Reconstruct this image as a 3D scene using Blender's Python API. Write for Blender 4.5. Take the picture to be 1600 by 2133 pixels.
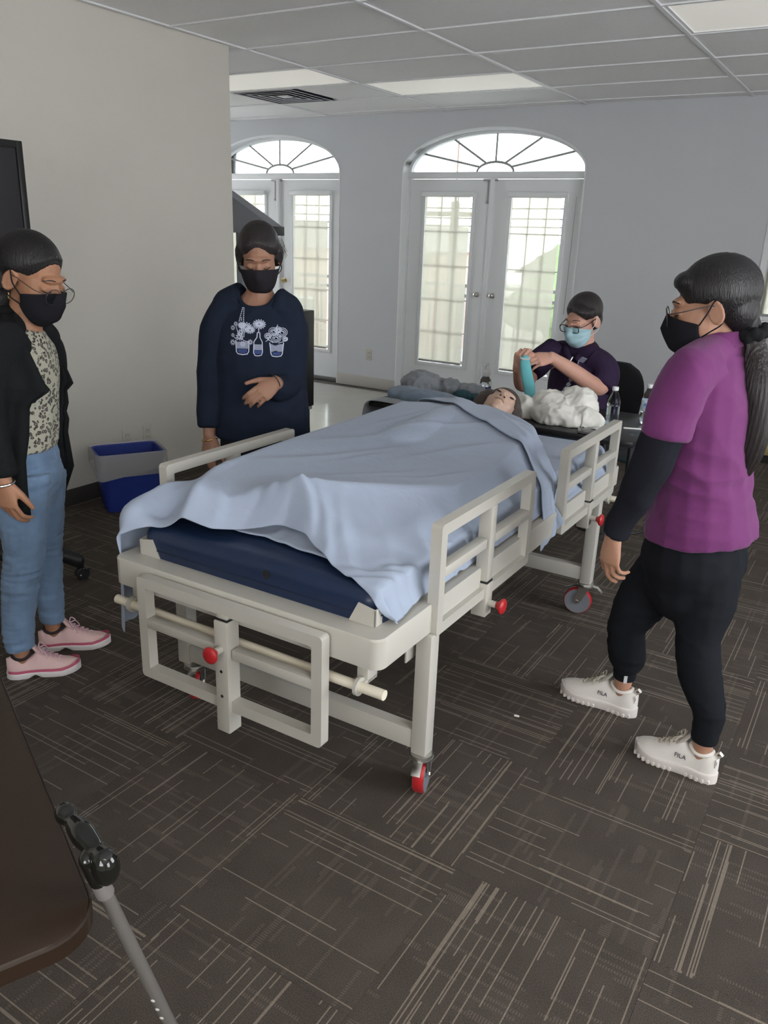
import bpy, bmesh, math, random
import numpy as np
from mathutils import Vector, Matrix, Euler, noise

# ------------------------------------------------------------------ start clean
for o in list(bpy.data.objects):
    bpy.data.objects.remove(o)
scene = bpy.context.scene
COL = scene.collection
random.seed(7)
RNG = np.random.default_rng(7)

# ------------------------------------------------------------------ camera (eye height, pitched down 19 deg)
CAM_H = 1.626
YAW, PITCH, ROLL = -0.5464, 0.3323, 0.0358
F_PX = 1687.2                       # focal length for a 1600 x 2133 frame


def cam_axes():
    cy, sy = math.cos(YAW), math.sin(YAW)
    f = Vector((sy * math.cos(PITCH), cy * math.cos(PITCH), -math.sin(PITCH)))
    r = Vector((cy, -sy, 0))
    u = r.cross(f)
    return math.cos(ROLL) * r + math.sin(ROLL) * u, -math.sin(ROLL) * r + math.cos(ROLL) * u, f


_r, _u, _f = cam_axes()
cam_data = bpy.data.cameras.new('camera')
cam_data.sensor_fit = 'VERTICAL'
cam_data.sensor_height = 36.0
cam_data.lens = F_PX / 2133.0 * 36.0
cam_data.clip_start = 0.05
cam_data.clip_end = 300
cam = bpy.data.objects.new('camera', cam_data)
COL.objects.link(cam)
cam.matrix_world = Matrix(((_r.x, _u.x, -_f.x, 0), (_r.y, _u.y, -_f.y, 0), (_r.z, _u.z, -_f.z, CAM_H), (0, 0, 0, 1)))
scene.camera = cam

# ------------------------------------------------------------------ overcast sky
world = bpy.data.worlds.new('overcast_sky')
scene.world = world
world.use_nodes = True
wn = world.node_tree.nodes
wl = world.node_tree.links
wn.clear()
w_out = wn.new('ShaderNodeOutputWorld')
w_bg = wn.new('ShaderNodeBackground')
w_tc = wn.new('ShaderNodeTexCoord')
w_sep = wn.new('ShaderNodeSeparateXYZ')
w_ramp = wn.new('ShaderNodeValToRGB')
wl.new(w_tc.outputs['Generated'], w_sep.inputs[0])
wl.new(w_sep.outputs['Z'], w_ramp.inputs[0])
w_ramp.color_ramp.elements[0].position = 0.0
w_ramp.color_ramp.elements[0].color = (0.96, 0.975, 1.0, 1)
w_ramp.color_ramp.elements[1].position = 0.8
w_ramp.color_ramp.elements[1].color = (0.84, 0.90, 1.0, 1)
wl.new(w_ramp.outputs[0], w_bg.inputs['Color'])
w_bg.inputs['Strength'].default_value = 7.0
wl.new(w_bg.outputs[0], w_out.inputs[0])


def area_light(name, loc, rot, sx, sy, power, color):
    l = bpy.data.lights.new(name, 'AREA')
    l.shape = 'RECTANGLE'
    l.size, l.size_y = sx, sy
    l.energy = power
    l.color = color
    o = bpy.data.objects.new(name, l)
    o.location = loc
    o.rotation_euler = rot
    COL.objects.link(o)
    return o


# warm fill light added behind and above the camera, not a modelled fitting
area_light('warm_fill_light', (0.7, -0.9, 2.69), (0, 0, 0), 1.2, 0.6, 16, (1.0, 0.78, 0.52))

# ------------------------------------------------------------------ exposure and view
scene.view_settings.view_transform = 'Standard'
scene.view_settings.look = 'None'
scene.view_settings.gamma = 1.0
scene.view_settings.use_curve_mapping = False
scene.view_settings.exposure = 0.42

# ================================================================== helpers
def V3(*a):
    return Vector(a)


def new_mat(name, color, rough=0.6, metal=0.0, var=0.0, vscale=8.0, bump=0.0, bscale=60.0, spec=0.5, sheen=0.0,
            trans=0.0, ior=1.45, stretch=None, subsurf=0.0, coat=0.0):
    m = bpy.data.materials.new(name)
    m.use_nodes = True
    nt = m.node_tree
    p = nt.nodes['Principled BSDF']
    p.inputs['Base Color'].default_value = (*color, 1)
    p.inputs['Roughness'].default_value = rough
    p.inputs['Metallic'].default_value = metal
    p.inputs['Specular IOR Level'].default_value = spec
    p.inputs['IOR'].default_value = ior
    if sheen:
        p.inputs['Sheen Weight'].default_value = sheen
    if trans:
        p.inputs['Transmission Weight'].default_value = trans
    if coat:
        p.inputs['Coat Weight'].default_value = coat
    if subsurf:
        p.inputs['Subsurface Weight'].default_value = subsurf
        p.inputs['Subsurface Radius'].default_value = (0.01, 0.004, 0.002)
    tc = nt.nodes.new('ShaderNodeTexCoord')
    src = tc.outputs['Object']
    if stretch:
        mp = nt.nodes.new('ShaderNodeMapping')
        mp.inputs['Scale'].default_value = stretch
        nt.links.new(src, mp.inputs[0])
        src = mp.outputs[0]
    if var:
        n = nt.nodes.new('ShaderNodeTexNoise')
        n.inputs['Scale'].default_value = vscale
        n.inputs['Detail'].default_value = 4
        nt.links.new(src, n.inputs['Vector'])
        mx = nt.nodes.new('ShaderNodeMix')
        mx.data_type = 'RGBA'
        mx.inputs['A'].default_value = (*[c * (1 - var) for c in color], 1)
        mx.inputs['B'].default_value = (*[min(1, c * (1 + var)) for c in color], 1)
        nt.links.new(n.outputs['Fac'], mx.inputs['Factor'])
        nt.links.new(mx.outputs['Result'], p.inputs['Base Color'])
    if bump:
        n2 = nt.nodes.new('ShaderNodeTexNoise')
        n2.inputs['Scale'].default_value = bscale
        n2.inputs['Detail'].default_value = 3
        nt.links.new(src, n2.inputs['Vector'])
        b = nt.nodes.new('ShaderNodeBump')
        b.inputs['Strength'].default_value = bump
        b.inputs['Distance'].default_value = 0.01
        nt.links.new(n2.outputs['Fac'], b.inputs['Height'])
        nt.links.new(b.outputs[0], p.inputs['Normal'])
    return m


class MB:
    """collects shapes in a bmesh and links them as ONE mesh object"""

    def __init__(self):
        self.bm = bmesh.new()
        self.uv = None

    def _tag(self, faces, mat):
        for f in faces:
            f.material_index = mat

    def box(self, lo, hi, bev=0.0, mat=0, M=None, seg=2):
        lo, hi = Vector(lo), Vector(hi)
        r = bmesh.ops.create_cube(self.bm, size=1.0)
        vs = r['verts']
        c, s = (lo + hi) / 2, hi - lo
        for v in vs:
            v.co = Vector((v.co.x * s.x + c.x, v.co.y * s.y + c.y, v.co.z * s.z + c.z))
        fs = set(f for v in vs for f in v.link_faces)
        if bev:
            es = list(set(e for v in vs for e in v.link_edges))
            rb = bmesh.ops.bevel(self.bm, geom=es, offset=bev, segments=seg, profile=0.5, affect='EDGES')
            fs = set(rb['faces']) | set(f for v in rb['verts'] for f in v.link_faces)
            vs = list(set(v for f in fs for v in f.verts))
        if M is not None:
            for v in vs:
                v.co = M @ v.co
        self._tag(fs, mat)
        return self

    def ring(self, pts):
        return [self.bm.verts.new(p) for p in pts]

    def bridge(self, r0, r1, mat=0, closed=True):
        n = len(r0)
        for i in range(n if closed else n - 1):
            j = (i + 1) % n
            try:
                f = self.bm.faces.new((r0[i], r0[j], r1[j], r1[i]))
                f.material_index = mat
            except ValueError:
                pass

    def cap(self, r, mat=0, flip=False):
        try:
            f = self.bm.faces.new(r[::-1] if flip else r)
            f.material_index = mat
        except ValueError:
            pass

    def loft(self, rings, mat=0, caps=True, closed=True):
        R = [self.ring(r) for r in rings]
        for a, b in zip(R, R[1:]):
            self.bridge(a, b, mat, closed)
        if caps and closed:
            self.cap(R[0], mat, True)
            self.cap(R[-1], mat)
        return self

    def tube(self, pts, rad, n=10, mat=0, caps=True, side=None, flat=1.0, round_ends=False):
        """swept circle/ellipse; rad = number, list of numbers or list of (a, b); a runs along `side`"""
        pts = [Vector(p) for p in pts]
        m = len(pts)
        if not isinstance(rad, (list, tuple)):
            rad = [rad] * m
        rad = [(q if isinstance(q, (list, tuple)) else (q, q * flat)) for q in rad]
        if round_ends:
            d0 = (pts[0] - pts[1]).normalized()
            d1 = (pts[-1] - pts[-2]).normalized()
            ra, rb = rad[0], rad[-1]
            pre, post = [], []
            for t in (0.95, 0.75, 0.42):
                k = math.sqrt(1 - t * t)
                pre.append((pts[0] + d0 * max(ra) * t * 0.9, (ra[0] * k, ra[1] * k)))
                post.append((pts[-1] + d1 * max(rb) * t * 0.9, (rb[0] * k, rb[1] * k)))
            allp = pre + list(zip(pts, rad)) + post[::-1]
            pts = [a for a, b in allp]
            rad = [b for a, b in allp]
            m = len(pts)
        rings = []
        prev = Vector(side) if side is not None else None
        for i in range(m):
            if i == 0:
                t = pts[1] - pts[0]
            elif i == m - 1:
                t = pts[-1] - pts[-2]
            else:
                t = (pts[i + 1] - pts[i]).normalized() + (pts[i] - pts[i - 1]).normalized()
            if t.length < 1e-9:
                t = Vector((0, 0, 1))
            t.normalize()
            if prev is None:
                prev = Vector((0, 0, 1)) if abs(t.z) < 0.9 else Vector((1, 0, 0))
            x = prev - t * prev.dot(t)
            if x.length < 1e-6:
                x = t.orthogonal()
            x.normalize()
            if side is None:
                prev = x
            y = t.cross(x)
            a, b = rad[i]
            rings.append([pts[i] + x * (a * math.cos(2 * math.pi * k / n)) + y * (b * math.sin(2 * math.pi * k / n))
                          for k in range(n)])
        return self.loft(rings, mat, caps)

    def lathe(self, prof, n=20, M=None, mat=0, caps=True):
        rings = []
        for r, z in prof:
            ring = [Vector((r * math.cos(2 * math.pi * k / n), r * math.sin(2 * math.pi * k / n), z)) for k in range(n)]
            rings.append([M @ p for p in ring] if M is not None else ring)
        return self.loft(rings, mat, caps)

    def ell(self, c, r, M=None, u=16, v=10, mat=0):
        c = Vector(c)
        res = bmesh.ops.create_uvsphere(self.bm, u_segments=u, v_segments=v, radius=1.0)
        for q in res['verts']:
            p = Vector((q.co.x * r[0], q.co.y * r[1], q.co.z * r[2]))
            if M is not None:
                p = M @ p
            q.co = p + c
        self._tag(set(f for q in res['verts'] for f in q.link_faces), mat)
        return self

    def prism(self, poly, z0, z1, mat=0, M=None):
        a = [Vector((p[0], p[1], z0)) for p in poly]
        b = [Vector((p[0], p[1], z1)) for p in poly]
        if M is not None:
            a = [M @ p for p in a]
            b = [M @ p for p in b]
        return self.loft([a, b], mat)

    def grid(self, fn, nu, nv, mat=0):
        P = [[self.bm.verts.new(fn(i / nu, j / nv)) for j in range(nv + 1)] for i in range(nu + 1)]
        for i in range(nu):
            for j in range(nv):
                f = self.bm.faces.new((P[i][j], P[i + 1][j], P[i + 1][j + 1], P[i][j + 1]))
                f.material_index = mat
        return self

    def xform(self, M):
        for v in self.bm.verts:
            v.co = M @ v.co
        return self

    def mesh(self, name, mats, smooth=40):
        bmesh.ops.recalc_face_normals(self.bm, faces=self.bm.faces[:])
        me = bpy.data.meshes.new(name)
        self.bm.to_mesh(me)
        self.bm.free()
        for m in (mats if isinstance(mats, (list, tuple)) else [mats]):
            me.materials.append(m)
        if smooth:
            me.shade_smooth()
            me.set_sharp_from_angle(angle=math.radians(smooth))
        return me

    def build(self, name, mats, parent=None, smooth=40):
        return link(bpy.data.objects.new(name, self.mesh(name, mats, smooth)), parent)


def link(o, parent=None):
    COL.objects.link(o)
    if parent is not None:
        o.parent = parent
    return o


def tag(o, label=None, cat=None, group=None, kind=None):
    if label:
        o['label'] = label
    if cat:
        o['category'] = cat
    if group:
        o['group'] = group
    if kind:
        o['kind'] = kind
    return o


def empty(name, loc=(0, 0, 0), rz=0.0, parent=None):
    o = bpy.data.objects.new(name, None)
    o.empty_display_size = 0.1
    o.location = loc
    o.rotation_euler = (0, 0, rz)
    return link(o, parent)


def dup(o, parent=None, loc=None, rot=None):
    c = o.copy()
    link(c)
    c.parent = parent
    if loc is not None:
        c.location = loc
    if rot is not None:
        c.rotation_euler = rot
    return c


def dup_tree(o, parent=None, loc=None, rot=None):
    c = dup(o, parent, loc, rot)
    for ch in list(o.children):
        dup_tree(ch, c)
    return c


def fused(mb, voxel, smooth=4, fac=0.5):
    """voxel-fuse every shape in mb into one continuous surface, returns numpy verts and faces"""
    me = bpy.data.meshes.new('tmp')
    bmesh.ops.recalc_face_normals(mb.bm, faces=mb.bm.faces[:])
    mb.bm.to_mesh(me)
    mb.bm.free()
    o = bpy.data.objects.new('tmp', me)
    COL.objects.link(o)
    r = o.modifiers.new('r', 'REMESH')
    r.mode = 'VOXEL'
    r.voxel_size = voxel
    if smooth:
        s = o.modifiers.new('s', 'SMOOTH')
        s.factor = fac
        s.iterations = smooth
    dg = bpy.context.evaluated_depsgraph_get()
    out = bpy.data.meshes.new_from_object(o.evaluated_get(dg))
    bpy.data.objects.remove(o)
    bpy.data.meshes.remove(me)
    return out


def fused_obj(mb, voxel, name, mats, parent=None, smooth=4, fac=0.5, disp=None, matfn=None):
    me = fused(mb, voxel, smooth, fac)
    me.name = name
    n = len(me.vertices)
    if disp is not None:
        co = np.empty(n * 3)
        me.vertices.foreach_get('co', co)
        no = np.empty(n * 3)
        me.vertices.foreach_get('normal', no)
        co = co.reshape(-1, 3)
        no = no.reshape(-1, 3)
        co = disp(co, no)
        me.vertices.foreach_set('co', np.ascontiguousarray(co).ravel())
    me.materials.clear()
    for m in (mats if isinstance(mats, (list, tuple)) else [mats]):
        me.materials.append(m)
    if matfn is not None:
        k = len(me.polygons)
        c = np.empty(k * 3)
        me.polygons.foreach_get('center', c)
        idx = matfn(c.reshape(-1, 3)).astype(np.int32)
        me.polygons.foreach_set('material_index', idx)
    me.shade_smooth()
    me.update()
    return link(bpy.data.objects.new(name, me), parent)


def smooth_path(pts, n=6):
    """Catmull-Rom through pts (each a tuple of any length)"""
    P = [np.array(p, float) for p in pts]
    P = [2 * P[0] - P[1]] + P + [2 * P[-1] - P[-2]]
    out = []
    for i in range(1, len(P) - 2):
        for k in range(n):
            t = k / n
            out.append(0.5 * ((2 * P[i]) + (-P[i - 1] + P[i + 1]) * t + (2 * P[i - 1] - 5 * P[i] + 4 * P[i + 1] - P[i + 2]) * t * t
                              + (-P[i - 1] + 3 * P[i] - 3 * P[i + 1] + P[i + 2]) * t ** 3))
    out.append(P[-2])
    return out


def basis(x, y, z, o=(0, 0, 0)):
    """matrix with the given columns"""
    x, y, z, o = Vector(x), Vector(y), Vector(z), Vector(o)
    return Matrix(((x.x, y.x, z.x, o.x), (x.y, y.y, z.y, o.y), (x.z, y.z, z.z, o.z), (0, 0, 0, 1)))


# ================================================================== materials
WHITE_PAINT = new_mat('white_door_paint', (0.78, 0.80, 0.81), 0.45, bump=0.02, bscale=200)
WALL_HAZE = new_mat('wall_paint_haze_tinted', (0.575, 0.59, 0.615), 0.85, var=0.02, vscale=3, bump=0.12, bscale=160)  # same wall paint, with cool daylight haze put into the colour
WALL_PAINT = new_mat('wall_paint', (0.60, 0.575, 0.52), 0.85, var=0.02, vscale=3, bump=0.12, bscale=160)
CEIL_WHITE = new_mat('ceiling_tee_white', (0.78, 0.79, 0.8), 0.4)
METAL_WHITE = new_mat('white_powder_coat', (0.47, 0.455, 0.405), 0.38, bump=0.02, bscale=300)
STEEL = new_mat('zinc_steel', (0.62, 0.61, 0.58), 0.28, metal=1.0)
BRASS = new_mat('brass', (0.62, 0.48, 0.24), 0.25, metal=1.0)
BLACK = new_mat('black_plastic', (0.012, 0.012, 0.014), 0.42)
DARK = new_mat('dark_shell', (0.018, 0.018, 0.02), 0.55)
RED = new_mat('red_rubber', (0.42, 0.018, 0.022), 0.35)
GREY_HUB = new_mat('grey_hub', (0.17, 0.18, 0.2), 0.45)

# ================================================================== the room
XL, YB, XR, YN, ZC = -4.028, 7.489, 2.4, -2.4, 2.732
YC = 4.485                       # end of the left wall, beyond it the foyer
XF = -9.2                        # far side of the foyer

# ---- carpet material: dark broken yarn with pale running lines
def carpet_mat(name, along_x):
    m = bpy.data.materials.new(name)
    m.use_nodes = True
    nt = m.node_tree
    N, L = nt.nodes, nt.links
    p = N['Principled BSDF']
    p.inputs['Roughness'].default_value = 0.95
    p.inputs['Specular IOR Level'].default_value = 0.15
    tc = N.new('ShaderNodeTexCoord')
    oi = N.new('ShaderNodeObjectInfo')
    sp = N.new('ShaderNodeSeparateXYZ')
    L.new(tc.outputs['Object'], sp.inputs[0])
    A, B = (sp.outputs['Y'], sp.outputs['X']) if along_x else (sp.outputs['X'], sp.outputs['Y'])

    def math_(op, a, b=None, c=None):
        q = N.new('ShaderNodeMath')
        q.operation = op
        for i, v in enumerate((a, b, c)):
            if v is None:
                continue
            if isinstance(v, (int, float)):
                q.inputs[i].default_value = v
            else:
                L.new(v, q.inputs[i])
        return q.outputs[0]

    def comb(a, b, c):
        q = N.new('ShaderNodeCombineXYZ')
        for i, v in enumerate((a, b, c)):
            if isinstance(v, (int, float)):
                q.inputs[i].default_value = v
            else:
                L.new(v, q.inputs[i])
        return q.outputs[0]

    def noise_(vec, scale, detail=2):
        q = N.new('ShaderNodeTexNoise')
        q.inputs['Scale'].default_value = scale
        q.inputs['Detail'].default_value = detail
        L.new(vec, q.inputs['Vector'])
        return q.outputs['Fac']

    def white(vec):
        q = N.new('ShaderNodeTexWhiteNoise')
        q.noise_dimensions = '3D'
        L.new(vec, q.inputs['Vector'])
        return q.outputs['Value']
    rnd = math_('MULTIPLY', oi.outputs['Random'], 57.0)
    # long pale lines
    ia = math_('FLOOR', math_('MULTIPLY', A, 290.0))
    pick = math_('GREATER_THAN', white(comb(ia, rnd, 1.0)), 0.85)
    seg = math_('GREATER_THAN', noise_(comb(math_('MULTIPLY', ia, 3.71), math_('MULTIPLY', B, 2.6), rnd), 1.0, 0), 0.48)
    line = math_('MULTIPLY', pick, seg)
    # crossing bands of short dashes
    ib = math_('FLOOR', math_('MULTIPLY', B, 110.0))
    pick2 = math_('GREATER_THAN', white(comb(ib, rnd, 7.0)), 0.68)
    seg2 = math_('GREATER_THAN', noise_(comb(math_('MULTIPLY', A, 7.0), math_('MULTIPLY', ib, 0.35), rnd), 1.0, 0), 0.54)
    dash = math_('GREATER_THAN', math_('FRACT', math_('MULTIPLY', A, 145.0)), 0.5)
    band = math_('MULTIPLY', math_('MULTIPLY', pick2, seg2), dash)
    fine = noise_(tc.outputs['Object'], 420.0, 2)
    blotch = noise_(tc.outputs['Object'], 6.0, 2)
    base = N.new('ShaderNodeValToRGB')
    base.color_ramp.elements[0].position = 0.32
    base.color_ramp.elements[0].color = (0.036, 0.030, 0.025, 1)
    base.color_ramp.elements[1].position = 0.72
    base.color_ramp.elements[1].color = (0.118, 0.098, 0.082, 1)
    L.new(math_('ADD', math_('MULTIPLY', fine, 0.8), math_('MULTIPLY', blotch, 0.2)), base.inputs[0])
    amt = math_('ADD', math_('MULTIPLY', line, 0.52), math_('MULTIPLY', band, 0.15))
    amt = math_('MULTIPLY', math_('MINIMUM', amt, 0.8), math_('ADD', math_('MULTIPLY', fine, 1.0), 0.5))
    mx = N.new('ShaderNodeMix')
    mx.data_type = 'RGBA'
    mx.inputs['B'].default_value = (0.33, 0.28, 0.22, 1)
    L.new(amt, mx.inputs['Factor'])
    L.new(base.outputs[0], mx.inputs['A'])
    L.new(mx.outputs['Result'], p.inputs['Base Color'])
    bp = N.new('ShaderNodeBump')
    bp.inputs['Strength'].default_value = 0.5
    bp.inputs['Distance'].default_value = 0.006
    L.new(math_('ADD', fine, math_('MULTIPLY', amt, 0.5)), bp.inputs['Height'])
    L.new(bp.outputs[0], p.inputs['Normal'])
    return m


CARPET = [carpet_mat('carpet_tile_lines_a', True), carpet_mat('carpet_tile_lines_b', False)]
SLAB = new_mat('floor_slab', (0.12, 0.11, 0.1), 0.9)
FOYER = new_mat('pale_vinyl_tile', (0.50, 0.49, 0.45), 0.16, var=0.05, vscale=5)

floor = MB().box((XF, YN, -0.3), (XR, YB + 0.35, -0.006)).build('floor', SLAB, smooth=0)
tag(floor, kind='structure')
ceiling = MB().box((XF, YN, ZC + 0.03), (XR, YB + 0.35, ZC + 0.25)).build('ceiling', SLAB, smooth=0)
tag(ceiling, kind='structure')

TS, TX, TY = 0.525, -0.72, 1.63
cache = {}


def clipped(a, b, lo, hi):
    return max(a, lo), min(b, hi)


for i in range(-8, 7):
    for j in range(-9, 13):
        x0, x1 = clipped(TX + i * TS, TX + (i + 1) * TS, XL, XR)
        y0, y1 = clipped(TY + j * TS, TY + (j + 1) * TS, YN, YB)
        if x1 - x0 < 0.02 or y1 - y0 < 0.02:
            continue
        k = (i + j) % 2
        key = (round(x1 - x0, 3), round(y1 - y0, 3), k)
        if key not in cache:
            hx, hy = (x1 - x0) / 2 - 0.0002, (y1 - y0) / 2 - 0.0002
            cache[key] = MB().box((-hx, -hy, -0.0055), (hx, hy, 0), bev=0.0006, seg=1).mesh('carpet_tile', CARPET[k], smooth=0)
        link(bpy.data.objects.new('carpet_tile', cache[key]), floor).location = ((x0 + x1) / 2, (y0 + y1) / 2, 0)

# foyer floor: large pale vinyl tiles
fcache = {}
FS = 0.61
for i in range(0, 9):
    for j in range(0, 16):
        x1, x0 = XL - i * FS, max(XF, XL - (i + 1) * FS)
        y0, y1 = YN + j * FS, min(YB, YN + (j + 1) * FS)
        if y0 < YC - 1.2 or y1 - y0 < 0.02 or x1 - x0 < 0.02:
            continue
        key = (round(x1 - x0, 3), round(y1 - y0, 3))
        if key not in fcache:
            hx, hy = (x1 - x0) / 2 - 0.0006, (y1 - y0) / 2 - 0.0006
            fcache[key] = MB().box((-hx, -hy, -0.0055), (hx, hy, 0), bev=0.0008, seg=1).mesh('vinyl_tile', FOYER, smooth=0)
        link(bpy.data.objects.new('vinyl_tile', fcache[key]), floor).location = ((x0 + x1) / 2, (y0 + y1) / 2, 0)

# ---- suspended ceiling
GX, GY, GA, GB = -2.654, 4.606, 0.67, 1.34
CEIL_TILE = new_mat('mineral_fibre_tile', (0.90, 0.90, 0.90), 0.95, var=0.05, vscale=60, bump=0.35, bscale=220)
LENS = new_mat('light_diffuser', (0.85, 0.84, 0.8), 0.5)
lp = LENS.node_tree.nodes['Principled BSDF']
lp.inputs['Emission Color'].default_value = (1.0, 0.97, 0.88, 1)
lp.inputs['Emission Strength'].default_value = 0.22
lights_at = {(-1, 2): 'fluorescent ceiling panel above the arched double door', (1, 0): 'fluorescent ceiling panel at the upper right edge of the photo',
             (-2, 1): 'fluorescent ceiling panel over the foyer, beside the square air vent'}
vent_at = (-2, 2)
tcache = {}
cols = range(-5, 5)
rows = range(-11, 5)
for i in cols:
    for j in rows:
        x0, x1 = clipped(GX + i * GB, GX + (i + 1) * GB, XF, XR)
        y0, y1 = clipped(GY + j * GA, GY + (j + 1) * GA, YN, YB)
        if x1 - x0 < 0.05 or y1 - y0 < 0.03:
            continue
        if (i, j) in lights_at:
            t = empty('ceiling_light', ((x0 + x1) / 2, (y0 + y1) / 2, ZC))
            tag(t, lights_at[(i, j)], 'ceiling light', 'recessed ceiling light panels')
            hx, hy = (x1 - x0) / 2, (y1 - y0) / 2
            MB().box((-hx + .03, -hy + .03, 0.006), (hx - .03, hy - .03, 0.012)).build('diffuser', LENS, t, 0)
            fr = MB()
            for a, b in (((-hx + .013, -hy + .013, 0), (hx - .013, -hy + .032, 0.02)), ((-hx + .013, hy - .032, 0), (hx - .013, hy - .013, 0.02)),
                         ((-hx + .013, -hy + .032, 0), (-hx + .032, hy - .032, 0.02)), ((hx - .032, -hy + .032, 0), (hx - .013, hy - .032, 0.02))):
                fr.box(a, b)
            fr.build('frame', CEIL_WHITE, t, 0)
            continue
        if (i, j) == vent_at:
            x0 = (x0 + x1) / 2
        key = (round(x1 - x0, 3), round(y1 - y0, 3))
        if key not in tcache:
            hx, hy = (x1 - x0) / 2 - 0.006, (y1 - y0) / 2 - 0.006
            tcache[key] = MB().box((-hx, -hy, 0.004), (hx, hy, 0.018), bev=0.002, seg=1).mesh('ceiling_tile', CEIL_TILE, smooth=0)
        link(bpy.data.objects.new('ceiling_tile', tcache[key]), ceiling).location = ((x0 + x1) / 2, (y0 + y1) / 2, ZC)
for i in cols:
    x = GX + i * GB
    if XF < x < XR:
        MB().box((x - 0.013, YN, ZC - 0.006), (x + 0.013, YB, ZC + 0.003)).box((x - 0.002, YN, ZC + 0.003), (x + 0.002, YB, ZC + 0.03)).build('main_tee', CEIL_WHITE, ceiling, 0)
for j in rows:
    y = GY + j * GA
    if YN < y < YB:
        MB().box((XF, y - 0.012, ZC - 0.005), (XR, y + 0.012, ZC + 0.003)).build('cross_tee', CEIL_WHITE, ceiling, 0)

# square four-way air vent
vx, vy = GX + (vent_at[0] + 0.25) * GB, GY + (vent_at[1] + 0.5) * GA
VENT_DARK = new_mat('vent_blade_shadow_grey', (.10, .11, .14), .35, metal=.3)
vent = empty('air_vent', (vx, vy, ZC))
tag(vent, 'square four-way metal air vent in the ceiling over the foyer', 'air vent')
MB().box((-.31, -.31, 0.02), (.31, .31, 0.028)).build('duct_plate', DARK, vent, 0)
for k, h in enumerate((0.315, 0.245, 0.175, 0.105)):
    w = 0.028
    m = MB()
    zi, zo = 0.018, -0.008
    rings = []
    for hh, z in ((h, zo), (h - w, zi), (h - w, zi + 0.003), (h, zo + 0.003)):
        rings.append([Vector((sx * hh, sy * hh, z)) for sx, sy in ((1, 1), (-1, 1), (-1, -1), (1, -1))])
    m.loft(rings + [rings[0]], mat=1, caps=False)
    rim = []
    for hh, z in ((h, zo - .001), (h - .009, zo - .001), (h - .009, zo + .003), (h, zo + .003)):
        rim.append([Vector((sx * hh, sy * hh, z)) for sx, sy in ((1, 1), (-1, 1), (-1, -1), (1, -1))])
    m.loft(rim + [rim[0]], mat=0, caps=False)
    m.build('louvre', [CEIL_WHITE, VENT_DARK], vent, 0)
MB().box((-.05, -.05, -0.006), (.05, .05, 0.018), bev=0.004).build('louvre', CEIL_WHITE, vent, 0)

# ---- walls
WT = 0.2


def arch_pts(x0, x1, zs, rise, n=28):
    c, h = (x0 + x1) / 2, (x1 - x0) / 2
    return [(c - h * math.cos(math.pi * k / n), zs + rise * math.sin(math.pi * k / n)) for k in range(n + 1)]


DOORS = [(-7.06, -5.235), (-4.48, -2.596)]
ZS, RISE = 2.205, 0.36
WIN = (-1.045, 0.35, 0.99, 2.2)
wb = MB()
xs = [XF, DOORS[0][0], DOORS[0][1], DOORS[1][0], DOORS[1][1], WIN[0], WIN[1], XR]
for k in (0, 2, 4, 6):
    wb.box((xs[k], YB, 0), (xs[k + 1], YB + WT, ZC + .03))
wb.box((WIN[0], YB, 0), (WIN[1], YB + WT, WIN[2])).box((WIN[0], YB, WIN[3]), (WIN[1], YB + WT, ZC + .03))
for x0, x1 in DOORS:
    A = arch_pts(x0, x1, ZS, RISE + .016)
    for (a, za), (b, zb) in zip(A, A[1:]):
        r0 = [Vector((a, YB, za)), Vector((b, YB, zb)), Vector((b, YB, ZC + .03)), Vector((a, YB, ZC + .03))]
        wb.loft([r0, [p + Vector((0, WT, 0)) for p in r0]])
bmesh.ops.remove_doubles(wb.bm, verts=wb.bm.verts[:], dist=1e-5)
wall_back = tag(wb.build('wall_back', WALL_HAZE, smooth=0), kind='structure')
wall_left = tag(MB().box((XL - 0.16, YN, 0), (XL, YC, ZC + .03), bev=0.004, seg=1).build('wall_left', WALL_PAINT, smooth=0), kind='structure')
tag(MB().box((XF - 0.1, YC - 1.4, 0), (XF, YB + WT, .3)).box((XF - 0.1, YC - 1.4, 2.45), (XF, YB + WT, ZC + .03)).box((XF - .1, YC - 1.4, .3), (XF, 5.2, 2.45)).box((XF - .1, 6.3, .3), (XF, YB + WT, 2.45)).build('wall_foyer', WALL_PAINT, smooth=0), kind='structure')  # opening invented in this unseen wall to brighten the foyer and far walls
tag(MB().box((XF, YC - 1.5, 0), (XL - 0.16, YC - 1.4, ZC + .03)).build('wall_foyer_front', WALL_PAINT, smooth=0), kind='structure')
wr = MB()  # unseen wall; its window gaps are added and sized to light the room
wr.box((XR, YN, 0), (XR + .15, YB + WT, .75)).box((XR, YN, 2.45), (XR + .15, YB + WT, ZC + .03))
for y0, y1 in ((YN, -1.4), (.3, 1.5), (3.9, YB + WT)):
    wr.box((XR, y0, .75), (XR + .15, y1, 2.45))
tag(MB().box((XL, YN - .15, 0), (XR + .15, YN, .9)).box((XL, YN - .15, 2.2), (XR + .15, YN, ZC + .03)).box((XL, YN - .15, .9), (-.9, YN, 2.2)).box((.5, YN - .15, .9), (XR + .15, YN, 2.2)).build('wall_near', WALL_PAINT, smooth=0), kind='structure')  # opening added in the unseen near wall, its size tuned for fill light
tag(wr.build('wall_right', WALL_PAINT, smooth=0), kind='structure')

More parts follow.
